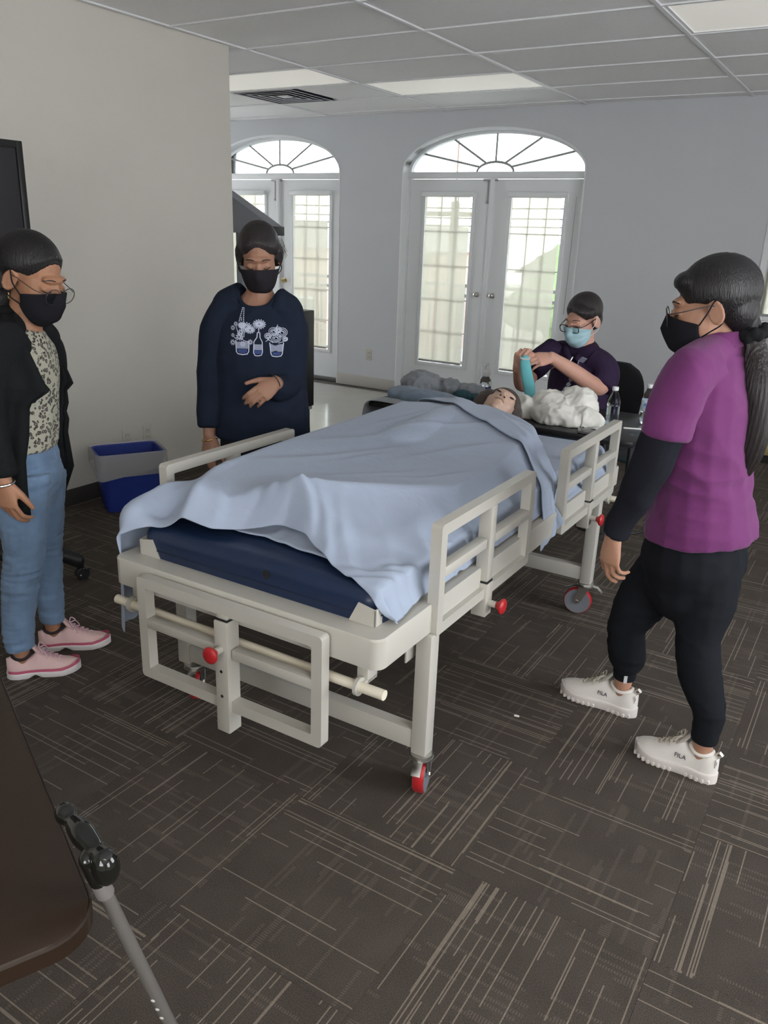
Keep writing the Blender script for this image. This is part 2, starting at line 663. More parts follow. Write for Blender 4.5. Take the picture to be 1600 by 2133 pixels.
# baseboards: dark vinyl along the carpet, pale along the foyer tiles
BASE_DARK = new_mat('dark_vinyl_baseboard', (0.045, 0.042, 0.04), 0.6)
BASE_PALE = new_mat('pale_baseboard', (0.46, 0.44, 0.40), 0.5)
tag(MB().box((XL, YN, 0), (XL + 0.008, YC, 0.1), bev=0.002).build('baseboard_left', BASE_DARK), kind='structure')
tag(MB().box((XL, YC, 0), (XL + .004, YC + .004, .1)).box((XL - .16, YC, 0), (XL, YC + 0.008, 0.1)).build('baseboard_corner', BASE_PALE), kind='structure')
tag(MB().box((DOORS[0][1], YB - .01, 0), (DOORS[1][0], YB, 0.12), bev=0.003).build('baseboard_back', BASE_PALE), kind='structure')
tag(MB().box((DOORS[1][1], YB - .01, 0), (XR, YB, 0.12), bev=0.003).build('baseboard_back_right', BASE_DARK), kind='structure')

# ---- glass and shade materials
def glass_mat(name, tint=(0.93, 0.96, 0.95)):
    m = bpy.data.materials.new(name)
    m.use_nodes = True
    nt = m.node_tree
    nt.nodes.clear()
    out = nt.nodes.new('ShaderNodeOutputMaterial')
    mix = nt.nodes.new('ShaderNodeMixShader')
    tr = nt.nodes.new('ShaderNodeBsdfTransparent')
    gl = nt.nodes.new('ShaderNodeBsdfGlossy')
    fr = nt.nodes.new('ShaderNodeFresnel')
    gl.inputs['Roughness'].default_value = 0.02
    tr.inputs[0].default_value = (*tint, 1)
    nt.links.new(fr.outputs[0], mix.inputs[0])
    nt.links.new(tr.outputs[0], mix.inputs[1])
    nt.links.new(gl.outputs[0], mix.inputs[2])
    nt.links.new(mix.outputs[0], out.inputs[0])
    return m


def shade_mat(name):
    m = bpy.data.materials.new(name)
    m.use_nodes = True
    nt = m.node_tree
    nt.nodes.clear()
    out = nt.nodes.new('ShaderNodeOutputMaterial')
    mix = nt.nodes.new('ShaderNodeMixShader')
    mix2 = nt.nodes.new('ShaderNodeMixShader')
    tr = nt.nodes.new('ShaderNodeBsdfTransparent')
    tl = nt.nodes.new('ShaderNodeBsdfTranslucent')
    df = nt.nodes.new('ShaderNodeBsdfDiffuse')
    tl.inputs[0].default_value = (0.66, 0.64, 0.575, 1)
    df.inputs[0].default_value = (0.80, 0.77, 0.68, 1)
    tr.inputs[0].default_value = (0.74, 0.73, 0.69, 1)
    mix2.inputs[0].default_value = 0.80
    nt.links.new(df.outputs[0], mix2.inputs[1])
    nt.links.new(tl.outputs[0], mix2.inputs[2])
    mix.inputs[0].default_value = 0.40
    nt.links.new(mix2.outputs[0], mix.inputs[1])
    nt.links.new(tr.outputs[0], mix.inputs[2])
    nt.links.new(mix.outputs[0], out.inputs[0])
    return m


GLASS = glass_mat('window_glass')
SHADE = shade_mat('sheer_roller_shade')
MUNTIN = new_mat('muntin_grey', (0.36, 0.37, 0.37), 0.5)
YD = YB + 0.12                     # door plane


def fan_pt(cx, hw, a, k):
    """point on the fan arch (k=1 outer) at angle a"""
    return cx - hw * k * math.cos(a), ZS + (RISE - 0.012) * k * math.sin(a)


def make_door(num, x0, x1):
    d = empty('door_%d' % num, ((x0 + x1) / 2, YD, 0))
    tag(d, kind='structure')
    hw = (x1 - x0) / 2
    # frame: jambs, transom, astragal
    f = MB()
    f.box((-hw, -0.01, 0), (-hw + 0.03, 0.07, ZS)).box((hw - 0.03, -0.01, 0), (hw, 0.07, ZS))
    f.box((-hw, -0.025, 2.145), (hw, 0.07, ZS), bev=0.004)
    f.build('door_frame', WHITE_PAINT, d)
    MB().box((-0.022, -0.03, 0.03), (0.022, 0.04, 2.145), bev=0.006).build('astragal', WHITE_PAINT, d)
    MB().box((-hw, -0.07, 0), (hw, 0.06, 0.03), bev=0.004).box((-hw, -.07, .03), (hw, -.05, .034)).build('threshold', new_mat('grey_threshold', (0.2, 0.2, 0.2), 0.4, metal=.6), d)
    # fanlight
    fl = MB()
    n = 28
    for k0, k1, y0, y1 in ((1.0, 0.955, -0.02, 0.06),):
        ro, ri = [], []
        for q in range(n + 1):
            a = math.pi * q / n
            ro.append((hw * math.cos(a), ZS + RISE * math.sin(a)))
            ri.append((hw * k1 * math.cos(a), ZS + RISE * (k1 - .03) * math.sin(a)))
        for q in range(n):
            c = [ro[q], ro[q + 1], ri[q + 1], ri[q]]
            fl.loft([[Vector((p[0], y0, p[1])) for p in c], [Vector((p[0], y1, p[1])) for p in c]])
    bmesh.ops.remove_doubles(fl.bm, verts=fl.bm.verts[:], dist=1e-5)
    fan = fl.build('fanlight_frame', WHITE_PAINT, d)
    pane = MB()
    A = [Vector((hw * .96 * math.cos(math.pi * q / n), 0.03, ZS + RISE * .94 * math.sin(math.pi * q / n))) for q in range(n + 1)]
    pane.loft([A, [p + Vector((0, 0.004, 0)) for p in A]])
    pane.build('pane', GLASS, fan, 0)
    for q in range(1, 6):
        a = math.pi * q / 6
        p0 = Vector((0.19 * math.cos(a), 0.02, ZS + 0.088 * math.sin(a)))
        p1 = Vector((hw * .95 * math.cos(a), 0.02, ZS + RISE * .93 * math.sin(a)))
        MB().tube([p0, p1], 0.0105, n=6).build('muntin', MUNTIN, fan)
    hub = [Vector((0.19 * math.cos(math.pi * q / 14), 0.02, ZS + 0.088 * math.sin(math.pi * q / 14))) for q in range(15)]
    MB().tube(hub, 0.0115, n=6).build('muntin', MUNTIN, fan)
    # white lining of the reveal: jambs and arch
    ln = MB()
    for s in (-1, 1):
        ln.box((min(s * hw, s * (hw - .012)), -.124, .0), (max(s * hw, s * (hw - .012)), -.01, ZS))
    for q in range(n):
        c = []
        for a, k, dz in ((math.pi * q / n, hw, .016), (math.pi * (q + 1) / n, hw, .016), (math.pi * (q + 1) / n, hw - .012, -.004), (math.pi * q / n, hw - .012, -.004)):
            c.append((k * math.cos(a), ZS + (RISE + dz) * math.sin(a)))
        ln.loft([[Vector((p[0], -.124, p[1])) for p in c], [Vector((p[0], .0, p[1])) for p in c]])
    bmesh.ops.remove_doubles(ln.bm, verts=ln.bm.verts[:], dist=1e-5)
    ln.build('reveal_lining', WHITE_PAINT, d, 30)
    # two leaves
    for s in (-1, 1):
        a0, a1 = (-hw + 0.032, -0.008) if s < 0 else (0.008, hw - 0.032)
        g0, g1 = (a0 + 0.175, a1 - 0.19) if s < 0 else (a0 + 0.19, a1 - 0.175)
        z0, z1 = 0.335, 1.985
        lf = MB()
        lf.box((a0, 0, 0.032), (g0, 0.045, 2.14)).box((g1, 0, 0.032), (a1, 0.045, 2.14))
        lf.box((g0, 0, 0.032), (g1, 0.045, z0)).box((g0, 0, z1), (g1, 0.045, 2.14))
        leaf = lf.build('door_leaf', WHITE_PAINT, d, 0)
        fr = MB()
        w = 0.028
        for lo, hi in (((g0 - w, -0.012, z0 - w), (g0 + .008, 0.004, z1 + w)), ((g1 - .008, -0.012, z0 - w), (g1 + w, 0.004, z1 + w)),
                       ((g0 + .008, -0.012, z0 - w), (g1 - .008, 0.004, z0 + .008)), ((g0 + .008, -0.012, z1 - .008), (g1 - .008, 0.004, z1 + w))):
            fr.box(lo, hi, bev=0.003)
        fr.build('glazing_bead', WHITE_PAINT, leaf)
        MB().box((g0, 0.026, z0), (g1, 0.030, z1)).build('pane', GLASS, leaf, 0)
        for q in (1, 2):
            xx = g0 + (g1 - g0) * q / 3
            MB().box((xx - .005, 0.021, z0), (xx + .005, 0.0255, z1)).build('muntin', MUNTIN, leaf, 0)
        for q in range(1, 5):
            zz = z0 + (z1 - z0) * q / 5
            MB().box((g0, 0.0215, zz - .005), (g1, 0.0258, zz + .005)).build('muntin', MUNTIN, leaf, 0)
        # roller shade with cassette and bottom bar
        sh = MB().box((g0 + .012, -0.006, z0 + .02), (g1 - .03, -0.0052, z1)).build('roller_shade', SHADE, d, 0)
        MB().box((g0 - .02, -0.05, z1 - .005), (g1 + .02, -0.004, z1 + .042), bev=0.008).build('cassette', WHITE_PAINT, sh)
        MB().box((g0 + .012, -0.012, z0 + .012), (g1 - .03, -0.002, z0 + .034), bev=0.003).build('bottom_bar', MUNTIN, sh)
        # knob
        kx = a1 - 0.085 if s < 0 else a0 + 0.07
        M = Matrix.Translation((kx, 0, 1.068)) @ Matrix.Rotation(math.pi / 2, 4, 'X') @ Matrix.Scale(.82, 4)
        MB().lathe([(0.002, 0), (0.033, 0.001), (0.031, 0.007), (0.014, 0.012), (0.012, 0.03), (0.024, 0.036), (0.029, 0.048), (0.026, 0.058), (0.014, 0.063), (0.012, 0.058), (0.001, 0.058)], 18, M).build(
            'knob', BRASS if num == 1 else STEEL, leaf)
    # slim flush bolt on the inactive leaf
    MB().box((-0.055, -0.012, 1.93), (-0.043, 0.0, 2.13), bev=0.002).box((-0.06, -0.016, 1.92), (-0.04, 0, 1.945), bev=0.002).box((-.1, -.016, 2.12), (.05, 0, 2.14), bev=.003).build('flush_bolt', MUNTIN, d)
    MB().tube([(0.845, -0.02, 1.99), (0.842, -0.03, 1.4), (0.838, -.03, 0.95)], 0.003, n=6).build('shade_wand', MUNTIN, d)
    return d


make_door(1, *DOORS[0])
make_door(2, *DOORS[1])

# ---- window at the right edge
wx0, wx1, wz0, wz1 = WIN
w = empty('window_1', ((wx0 + wx1) / 2, YB, 0))
tag(w, kind='structure')
hw = (wx1 - wx0) / 2
fr = MB()
for lo, hi in (((-hw, -0.015, wz0), (-hw + .05, .08, wz1)), ((hw - .05, -.015, wz0), (hw, .08, wz1)), ((-hw + .05, -.015, wz1 - .05), (hw - .05, .08, wz1)), ((-hw + .05, -.015, wz0), (hw - .05, .08, wz0 + .05))):
    fr.box(lo, hi, bev=0.005)
fr.build('window_frame', WHITE_PAINT, w)
fr = MB()
for lo, hi in (((-hw + .05, .02, wz0 + .05), (-hw + .085, .06, wz1 - .05)), ((hw - .085, .02, wz0 + .05), (hw - .05, .06, wz1 - .05)), ((-hw + .085, .02, wz1 - .085), (hw - .085, .06, wz1 - .05)),
               ((-hw + .085, .02, wz0 + .05), (hw - .085, .06, wz0 + .085)), ((-hw + .05, .015, 1.58), (hw - .05, .06, 1.625))):
    fr.box(lo, hi, bev=0.004)
fr.build('sash', WHITE_PAINT, w)
MB().box((-hw + .08, .04, wz0 + .08), (hw - .08, .044, wz1 - .08)).build('pane', GLASS, w, 0)
MB().box((-hw - .02, -.05, wz0 - .03), (hw + .02, 0.0, wz0 + .002), bev=0.006).build('sill', WHITE_PAINT, w)
sh = MB().box((-hw + .06, .008, wz0 + .10), (hw - .06, .009, wz1 - .05)).build('roller_shade', SHADE, w, 0)
MB().box((-hw + .06, .002, wz0 + .085), (hw - .06, .014, wz0 + .105), bev=.003).build('bottom_bar', MUNTIN, sh)

# ---- wall outlets
OUT = new_mat('ivory_plate', (0.55, 0.53, 0.47), 0.4)


def outlet(M, label, kind):
    t = empty('wall_outlet')
    t.matrix_world = M
    tag(t, label, 'outlet')
    MB().box((-.036, -.006, -.057), (.036, 0, .057), bev=.003).build('cover_plate', OUT, t)
    for z in (-.02, .02):
        s = MB().box((-.016, -.009, z - .013), (.016, -.005, z + .013), bev=.004)
        for dx in (-.006, .006):
            s.box((dx - .0012, -.0095, z - .004), (dx + .0012, -.0085, z + .005), mat=1)
        s.build('receptacle', [OUT, BLACK], t)
    return t


RZ = Matrix.Rotation(math.pi / 2, 4, 'Z')
outlet(Matrix.Translation((XL, 3.60, .33)) @ RZ, 'ivory wall outlet above the right corner of the blue bin', 'outlet')
outlet(Matrix.Translation((XL, 3.43, .33)) @ RZ, 'ivory wall plate half hidden behind the blue bin liner', 'outlet')
outlet(Matrix.Translation((-4.82, YB, .36)), 'white wall outlet between the two arched doors', 'outlet')

# ================================================================== beyond the glass: balcony and street
CONC = new_mat('pale_concrete', (0.5, 0.48, 0.45), 0.9, var=0.08)
balc = empty('balcony', (-4.5, YB + WT, 0))
tag(balc, 'concrete balcony with a metal railing outside the arched doors', 'balcony')
MB().box((-6, 0, -0.25), (8, 1.7, -0.03)).build('slab', CONC, balc, 0)
MB().box((-6, 0, 2.86), (8, 1.75, 3.02)).build('canopy', CONC, balc, 0)
RAILM = new_mat('railing_metal', (0.16, 0.15, 0.14), 0.5)
for z in (0.10, 0.92, 1.04):
    MB().box((-6, 1.56, z - .02), (8, 1.60, z + .02)).build('rail', RAILM, balc, 0)
bal_me = MB().box((-.009, -.009, 0.10), (.009, .009, 0.92)).mesh('baluster', RAILM, 0)
for k in range(106):
    link(bpy.data.objects.new('baluster', bal_me), balc).location = (-5.9 + k * .13, 1.58, 0)
for k in range(8):
    MB().box((-6 + k * 1.95, 1.55, -.03), (-5.94 + k * 1.95, 1.61, 1.04)).build('post', RAILM, balc, 0)

ground = tag(MB().box((-60, 9.6, -3.7), (50, 90, -3.5)).build('street', new_mat('pale_asphalt', (0.42, 0.41, 0.39), 0.95, var=.1, vscale=.5), smooth=0), kind='structure')
BRK = new_mat('pink_brick', (0.42, 0.27, 0.22), 0.9, var=.12, vscale=2)
ROOFM = new_mat('grey_roof', (0.3, 0.29, 0.28), 0.9)
WINM = new_mat('dark_glass', (0.08, 0.09, 0.1), 0.15)


def house(x, y, wx, wy, h, mat, label):
    b = empty('building', (x, y, -3.5))
    tag(b, label, 'building')
    MB().box((-wx / 2, 0, 0), (wx / 2, wy, h)).build('wall', mat, b, 0)
    MB().prism([(-wx / 2 - .3, h), (wx / 2 + .3, h), (wx / 2 - 1.5, h + 1.1), (-wx / 2 + 1.5, h + 1.1)], -.3, wy + .3, M=Matrix(((1, 0, 0, 0), (0, 0, 1, 0), (0, 1, 0, 0), (0, 0, 0, 1)))).build('roof', ROOFM, b, 0)
    for k in range(max(1, int(wx / 3))):
        for zz in (1.0,) if h < 5 else (1.0, 3.8):
            f = MB().box((-wx / 2 + .9 + k * 3, -.05, zz), (-wx / 2 + 2.3 + k * 3, .05, zz + 1.3)).build('window', WHITE_PAINT, b, 0)
            MB().box((-wx / 2 + 1.0 + k * 3, -.07, zz + .1), (-wx / 2 + 2.2 + k * 3, -.04, zz + 1.2)).build('pane', WINM, f, 0)


house(-24, 30, 13, 9, 4.4, BRK, 'low pink brick building across the street behind the railing')
house(-8, 36, 14, 9, 3.6, CONC, 'low pale building seen through the right arched door')
house(-46, 34, 15, 9, 4.6, CONC, 'pale building seen through the left arched door')
BARK = new_mat('bark', (0.12, 0.09, 0.07), 0.9)
LEAF = new_mat('leaf_green', (0.10, 0.14, 0.06), 0.9, var=.3, vscale=3)


def tree(x, y, h, r, label):
    t = empty('tree', (x, y, -3.5))
    tag(t, label, 'tree')
    MB().tube([(0, 0, 0), (.1, 0, h * .4), (0, .1, h * .7)], [.22, .16, .09], n=8).build('trunk', BARK, t)
    m = MB()
    rr = random.Random(int(x * 7))
    for k in range(26):
        a, q, z = rr.uniform(0, 6.28), rr.uniform(0, r * .75), rr.uniform(-.35, .5) * h
        s = rr.uniform(.28, .5) * r
        m.ell((q * math.cos(a), q * math.sin(a), h * .68 + z * .55), (s, s, s * .8), u=9, v=6)

    def rough(co, no):
        d = np.array([noise.fractal(Vector(p) * 1.7, 1.0, 2.0, 3) for p in co])
        return co + no * (d * .28)[:, None]
    fused_obj(m, .16, 'crown', LEAF, t, 1, disp=rough)


tree(-7.6, 22, 4.9, 1.7, 'leafy tree seen through the left pane of the right arched leaf')
tree(-16.5, 27, 4.9, 1.5, 'small tree beside the pole seen through the right arched door')
tree(-7.4, 31, 4.6, 1.4, 'round tree at the right side of the right door pane')
pole = empty('utility_pole', (-10.85, 21, -3.5))
tag(pole, 'wooden utility pole with crossarm outside the right arched door', 'pole')
MB().tube([(0, 0, 0), (0, 0, 5.95), (0, 0, 6.0), (0, 0, 8.0)], [.13, .12, .03, .02], n=10).build('post', BARK, pole)
MB().box((-1, -.06, 5.6), (1, .06, 5.72)).build('crossarm', BARK, pole, 0)
for k, z in enumerate((5.35, 5.55, 5.8)):
    tag(MB().tube([(-45 + 0, 20.9, z - 3.4), (-10.85, 20.85, z - 3.5), (8, 20.8, z - 3.3)], .018, n=5).build('power_line', DARK),
        ['lowest power line across the sky outside the doors', 'middle power line across the sky outside the doors', 'topmost power line across the sky outside the doors'][k], 'wire')

# ================================================================== the hospital bed
BED = empty('hospital_bed', (-0.9273, 1.84, 0), 0.0052)
tag(BED, 'white metal hospital bed with raised side rails on red caster wheels', 'bed')
FU0, FU1, FV0, FV1, FZ0, FZ1 = -1.0, -0.018, -0.285, 1.82, 0.562, 0.648


def rrect(u0, u1, v0, v1, r, n=6):
    P = []
    for cx, cy, a0 in ((u1 - r, v1 - r, 0), (u0 + r, v1 - r, 90), (u0 + r, v0 + r, 180), (u1 - r, v0 + r, 270)):
        for k in range(n + 1):
            a = math.radians(a0 + 90 * k / n)
            P.append((cx + r * math.cos(a), cy + r * math.sin(a)))
    return P


out_, mid_, inn_ = rrect(FU0, FU1, FV0, FV1, .035), rrect(FU0 + .004, FU1 - .004, FV0 + .004, FV1 - .004, .033), rrect(FU0 + .055, FU1 - .055, FV0 + .075, FV1 - .055, .02)
inn2 = rrect(FU0 + .07, FU1 - .07, FV0 + .09, FV1 - .07, .02)


def at(P, z):
    return [Vector((p[0], p[1], z)) for p in P]


m = MB()
m.loft([at(out_, FZ0), at(out_, FZ1 - .005), at(mid_, FZ1), at(inn_, FZ1), at(inn_, FZ1 - .02), at(inn2, FZ1 - .02), at(inn2, FZ0), at(out_, FZ0)], caps=False)
bmesh.ops.remove_doubles(m.bm, verts=m.bm.verts[:], dist=1e-5)
m.build('bed_frame', METAL_WHITE, BED)
deck = MB().box((FU0 + .05, FV0 + .07, FZ0 + .02), (FU1 - .05, FV1 - .05, FZ0 + .032))
deck.build('deck', METAL_WHITE, BED, 0)

# mattress retainers at the corners: low bent plates with cut corners
for su, sv in ((1, -1), (-1, -1)):
    m = MB()
    u0 = FU1 - .055 if su > 0 else FU0 + .055
    v0 = FV0 + .065
    pl = [(0, 0), (.085, 0), (.055, .06), (0, .05)]
    T = .004
    Mv = basis((-su, 0, 0), (0, 0, 1), (0, 1, 0), (u0, v0, FZ1 - .002))
    m.prism(pl, 0, T, M=Mv)
    Mu = basis((0, 1, 0), (0, 0, 1), (su, 0, 0), (u0 - su * T, v0, FZ1 - .002))
    m.prism([(0, 0), (.11, 0), (.085, .06), (0, .05)], 0, T, M=Mu)
    m.build('mattress_retainer', METAL_WHITE, BED)

# legs, cross bars, casters
LEG = .05
LU = (-.03, -.985)
LV = (.0, 1.535)
for lv in LV:
    for lu in LU:
        m = MB().box((lu - LEG / 2, lv - LEG / 2, .155), (lu + LEG / 2, lv + LEG / 2, FZ0 - .005), bev=.004)
        m.build('leg', METAL_WHITE, BED)
        s = 1 if lu > -.5 else -1
        MB().box((lu - s * .04 - .003, lv - .055, FZ0 - .095), (lu - s * .04 + .003, lv + .02, FZ0 + .01), bev=.002).build('leg_bracket', METAL_WHITE, BED)
    MB().box((LU[1] + LEG / 2, lv - .02, .168), (LU[0] - LEG / 2, lv + .02, .232), bev=.003).build('cross_bar', METAL_WHITE, BED)


def caster(u, v, heading, name='caster'):
    """swivel caster; heading = direction (radians) the wheel trails towards"""
    c = empty(name, (u, v, 0), heading, BED)
    R, W, off = .0625, .034, .028
    MB().lathe([(.001, .155), (.036, .155), (.037, .150), (.030, .147), (.038, .143), (.038, .138), (.028, .134), (.001, .134)], 20).build('swivel_plate', STEEL, c)
    m = MB()
    for s in (-1, 1):
        pl = [(-.022, .140), (.026, .140), (off + .016, R + .004), (off, R - .014), (off - .016, R + .004)]
        m.prism(pl, 0, .003, M=basis((1, 0, 0), (0, 0, 1), (0, s, 0), (0, s * (W / 2 + .004), 0)))
    m.box((-.022, -W / 2 - .006, .134), (.026, W / 2 + .006, .139))
    m.build('fork', STEEL, c)
    Mw = basis((1, 0, 0), (0, 0, 1), (0, -1, 0), (off, 0, R))
    w = MB()
    w.lathe([(R - .012, -W / 2 + .002), (R - .004, -W / 2), (R, -W / 2 + .006), (R, W / 2 - .006), (R - .004, W / 2), (R - .012, W / 2 - .002), (R - .012, -W / 2 + .002)], 32, Mw, caps=False)
    wh = w.build('wheel', RED, c)
    h = MB()
    h.lathe([(.001, -W / 2 - .001), (.014, -W / 2 - .001), (.016, -W / 2 + .004), (R - .010, -W / 2 - .001), (R - .005, -W / 2 - .001), (R - .005, W / 2 + .001), (R - .010, W / 2 + .001), (.016, W / 2 - .004), (.014, W / 2 + .001), (.001, W / 2 + .001)], 32, Mw)
    h.build('hub', GREY_HUB, c)
    MB().lathe([(.001, -W / 2 - .010), (.009, -W / 2 - .010), (.009, W / 2 + .010), (.001, W / 2 + .010)], 6, Mw).build('axle_bolt', STEEL, c)
    MB().tube([(-.02, .0, .142), (-.055, 0, .138), (-.075, 0, .118)], [(.014, .002)] * 3, n=8, side=(0, 1, 0)).tube([(off - .01, .0, R + .066), (off + .02, 0, R + .07), (off + .062, 0, R + .052), (off + .072, 0, R + .02)], [(.010, .002)] * 4, n=8, side=(0, 1, 0)).build('brake_lever', STEEL, c)


caster(LU[0], LV[0], math.radians(106))
caster(LU[1] + .03, LV[0], math.radians(122))
caster(LU[0], LV[1], math.radians(190))
caster(LU[1], LV[1], math.radians(200))

# ---- side rails
RL, RH, RT = 0.68, 0.334, 0.034


def rail_frame_mesh():
    m = MB()
    t = RT
    P = rrect(0, RL, 0, RH, .012, 3)
    Q = rrect(t, RL - t, t, RH - t, .003, 3)
    y0, y1 = 0, t
    def lay(A, y):
        return [Vector((p[0], y, p[1])) for p in A]
    m.loft([lay(P, y0), lay(Q, y0), lay(Q, y1), lay(P, y1), lay(P, y0)], caps=False)
    bmesh.ops.remove_doubles(m.bm, verts=m.bm.verts[:], dist=1e-5)
    cx = RL / 2
    zm = RH * .56
    m.box((t - .002, y0, zm - .015), (cx - .03, y1, zm + .015), bev=.002)
    m.box((cx + .03, y0, zm - .015), (RL - t + .002, y1, zm + .015), bev=.002)
    return m.mesh('side_rail', METAL_WHITE)


RAIL_ME = rail_frame_mesh()


def rail(loc, rz, up=True, knob_side=-1):
    """frame in local x (along) / z (up), outward = -y"""
    r = link(bpy.data.objects.new('side_rail', RAIL_ME), BED)
    r.location = loc
    r.rotation_euler = (0, 0, rz)
    cx = RL / 2
    zt = RH - RT + .002
    if up:
        MB().box((cx - .019, -.004, .054), (cx + .019, RT + .004, zt), bev=.002).build('rail_post', METAL_WHITE, r)
        MB().box((cx - .021, -.006, .047), (cx + .021, RT + .006, .054)).build('seal', BLACK, r, 0)
        MB().box((cx - .024, -.008, -.065), (cx + .024, RT + .008, .048), bev=.003).build('rail_socket', METAL_WHITE, r)
        kz = -.022
    else:
        MB().box((cx - .019, -.004, zt - .01), (cx + .019, RT + .004, zt), bev=.001).build('rail_post', METAL_WHITE, r)
        MB().box((cx - .021, -.006, zt - .016), (cx + .021, RT + .006, zt - .01)).build('seal', BLACK, r, 0)
        MB().box((cx - .024, -.012, -.07), (cx + .024, RT + .006, zt - .016), bev=.003).build('rail_socket', METAL_WHITE, r)
        kz = RH * .60
    for z in ((.12, .24) if up else (.05, .13)):
        MB().lathe([(.001, 0), (.005, 0), (.005, .001), (.001, .001)], 10, Matrix.Translation((cx + (.019 if up else 0), RT / 2 if up else -.0125, z)) @ (Matrix.Rotation(math.pi / 2, 4, 'Y') if up else Matrix.Rotation(math.pi / 2, 4, 'X'))).build('pin_hole', BLACK, r)
    Mk = Matrix.Translation((cx, -.004, kz)) @ Matrix.Rotation(math.pi / 2, 4, 'X')
    st = MB().lathe([(.001, 0), (.011, 0), (.011, .03), (.001, .03)], 14, Mk).build('knob_stem', METAL_WHITE, r)
    MB().lathe([(.001, .028), (.010, .03), (.011, .034), (.018, .042), (.024, .046), (.0255, .052), (.022, .057), (.012, .060), (.001, .061)], 20, Mk).build('red_knob', RED, r)
    return r


ZR = .8851 - RH
rail((-.0 - RT, -.008, ZR), math.radians(90)).location = (0, -.008, ZR)
rail((0, 1.0, ZR), math.radians(90))
rail((-1.032, -.043 + RL, ZR), math.radians(-90))
rail((-1.032, 1.0 + RL, ZR - .30), math.radians(-90), up=False)
rail((-.845, -.33, .302), 0, up=False)
for o in BED.children:
    if o.name.startswith('side_rail') and abs(o.rotation_euler.z - math.radians(90)) < .01:
        o.location.x = 0.0
# round traction bar under the foot end and the head end
for v, l0, l1 in ((-.262, -1.018, -.012), (1.79, -1.0, .035)):
    b = MB().tube([(l0, v, .488), (l1, v, .488)], .0145, n=14).build('round_bar', new_mat('cream_tube', (.74, .69, .56), .4), BED)
    for u in (l0 + .07, l1 - .08):
        MB().tube([(u - .005, v, .488), (u + .005, v, .488)], .026, n=18).build('collar', METAL_WHITE, b)
        MB().box((u - .02, v - .004 + (.01 if v < 0 else -.03), .488), (u + .014, v + .02 + (.05 if v < 0 else -.04), .50), bev=.002).build('hanger', METAL_WHITE, b)
        MB().box((u - .02, v + (.02 if v < 0 else -.07), .49), (u + .014, v + (.07 if v < 0 else -.02), FZ0 + .01), bev=.002).build('hanger', METAL_WHITE, b)

# ---- mattress: navy vinyl with rounded rolls and a seam
NAVY = new_mat('navy_vinyl', (0.010, 0.022, 0.058), 0.33, var=.1, vscale=5, bump=.06, bscale=40)
MU0, MU1, MV0, MV1, MZ0, MZ1 = -.948, -.068, -.215, 1.755, .598, .742
mat_ob = empty('mattress', (0, 0, 0))
mat_ob.matrix_world = BED.matrix_world.copy()
mat_ob.location, mat_ob.rotation_euler = BED.location, BED.rotation_euler
tag(mat_ob, 'navy blue vinyl mattress lying in the white bed frame', 'mattress')
prof = []
R = .032
for k in range(7):
    a = math.radians(-90 + 90 * k / 6)
    prof.append((R - R * math.cos(a), MZ0 + R + R * math.sin(a)))
for k in range(9):
    a = math.radians(90 * k / 8)
    prof.append((R * 1.25 - R * 1.25 * math.cos(a), MZ1 - R * 1.25 + R * 1.25 * math.sin(a)))
m = MB()
rings = [at(rrect(MU0 + i, MU1 - i, MV0 + i, MV1 - i, .05 - min(i, .03), 5), z) for i, z in prof]
rings.append(at(rrect(MU0 + .2, MU1 - .2, MV0 + .2, MV1 - .2, .05, 5), MZ1 + .006))
m.loft(rings)
m.build('cover', NAVY, mat_ob, 60)
sm = rrect(MU0 - .001, MU1 + .001, MV0 - .001, MV1 + .001, .05, 5)
MB().tube([(p[0], p[1], .672) for p in sm] + [(sm[0][0], sm[0][1], .672)], .003, n=6).build('seam', new_mat('navy_piping', (.01, .018, .045), .5), mat_ob)
MB().lathe([(.001, 0), (.013, 0), (.013, .003), (.009, .004), (.001, .002)], 18, Matrix.Translation((-.44, MV0 - .001, .705)) @ Matrix.Rotation(math.radians(90), 4, 'X')).build('vent_grommet', BLACK, mat_ob)

# ================================================================== bedding, draped with a small position-based cloth solver
GRES = 0.008
GU = np.arange(-1.5, .5, GRES)
GV = np.arange(-.8, 2.2, GRES)
UU, VV = np.meshgrid(GU, GV, indexing='ij')


def sstep(x, a, b):
    t = np.clip((x - a) / (b - a), 0, 1)
    return t * t * (3 - 2 * t)


def inside(u0, u1, v0, v1, soft):
    return (sstep(UU, u0 - soft, u0 + soft) * (1 - sstep(UU, u1 - soft, u1 + soft)) *
            sstep(VV, v0 - soft, v0 + soft) * (1 - sstep(VV, v1 - soft, v1 + soft)))


def cap_h(p, q, ra, rb, zc, flat=1.0):
    """upper surface of a tapering capsule lying along p-q"""
    p, q = np.array(p), np.array(q)
    d = q - p
    t = np.clip(((UU - p[0]) * d[0] + (VV - p[1]) * d[1]) / (d @ d), 0, 1)
    r = ra + (rb - ra) * t
    dist = np.hypot(UU - p[0] - t * d[0], VV - p[1] - t * d[1])
    return zc + flat * np.sqrt(np.clip(r * r - dist * dist, 0, None)) - (dist >= r) * 9


MC = -.60                          # manikin centre line
H0 = np.full(UU.shape, .0)
H0 = np.maximum(H0, .648 * inside(-1.0, -.018, -.285, 1.82, .006))
H0 = np.maximum(H0, .648 + (.746 - .648) * inside(-.945, -.070, -.212, 1.752, .014) * (1) - 9 * (inside(-.97, -.045, -.235, 1.78, .004) < .01))
BODY = np.full(UU.shape, -9.)
for args in (((MC, .82), (MC, 1.30), .17, .185, .745, 1.0), ((MC - .10, 1.2), (MC + .10, 1.2), .14, .14, .755, 1.0)):
    BODY = np.maximum(BODY, cap_h(*args))
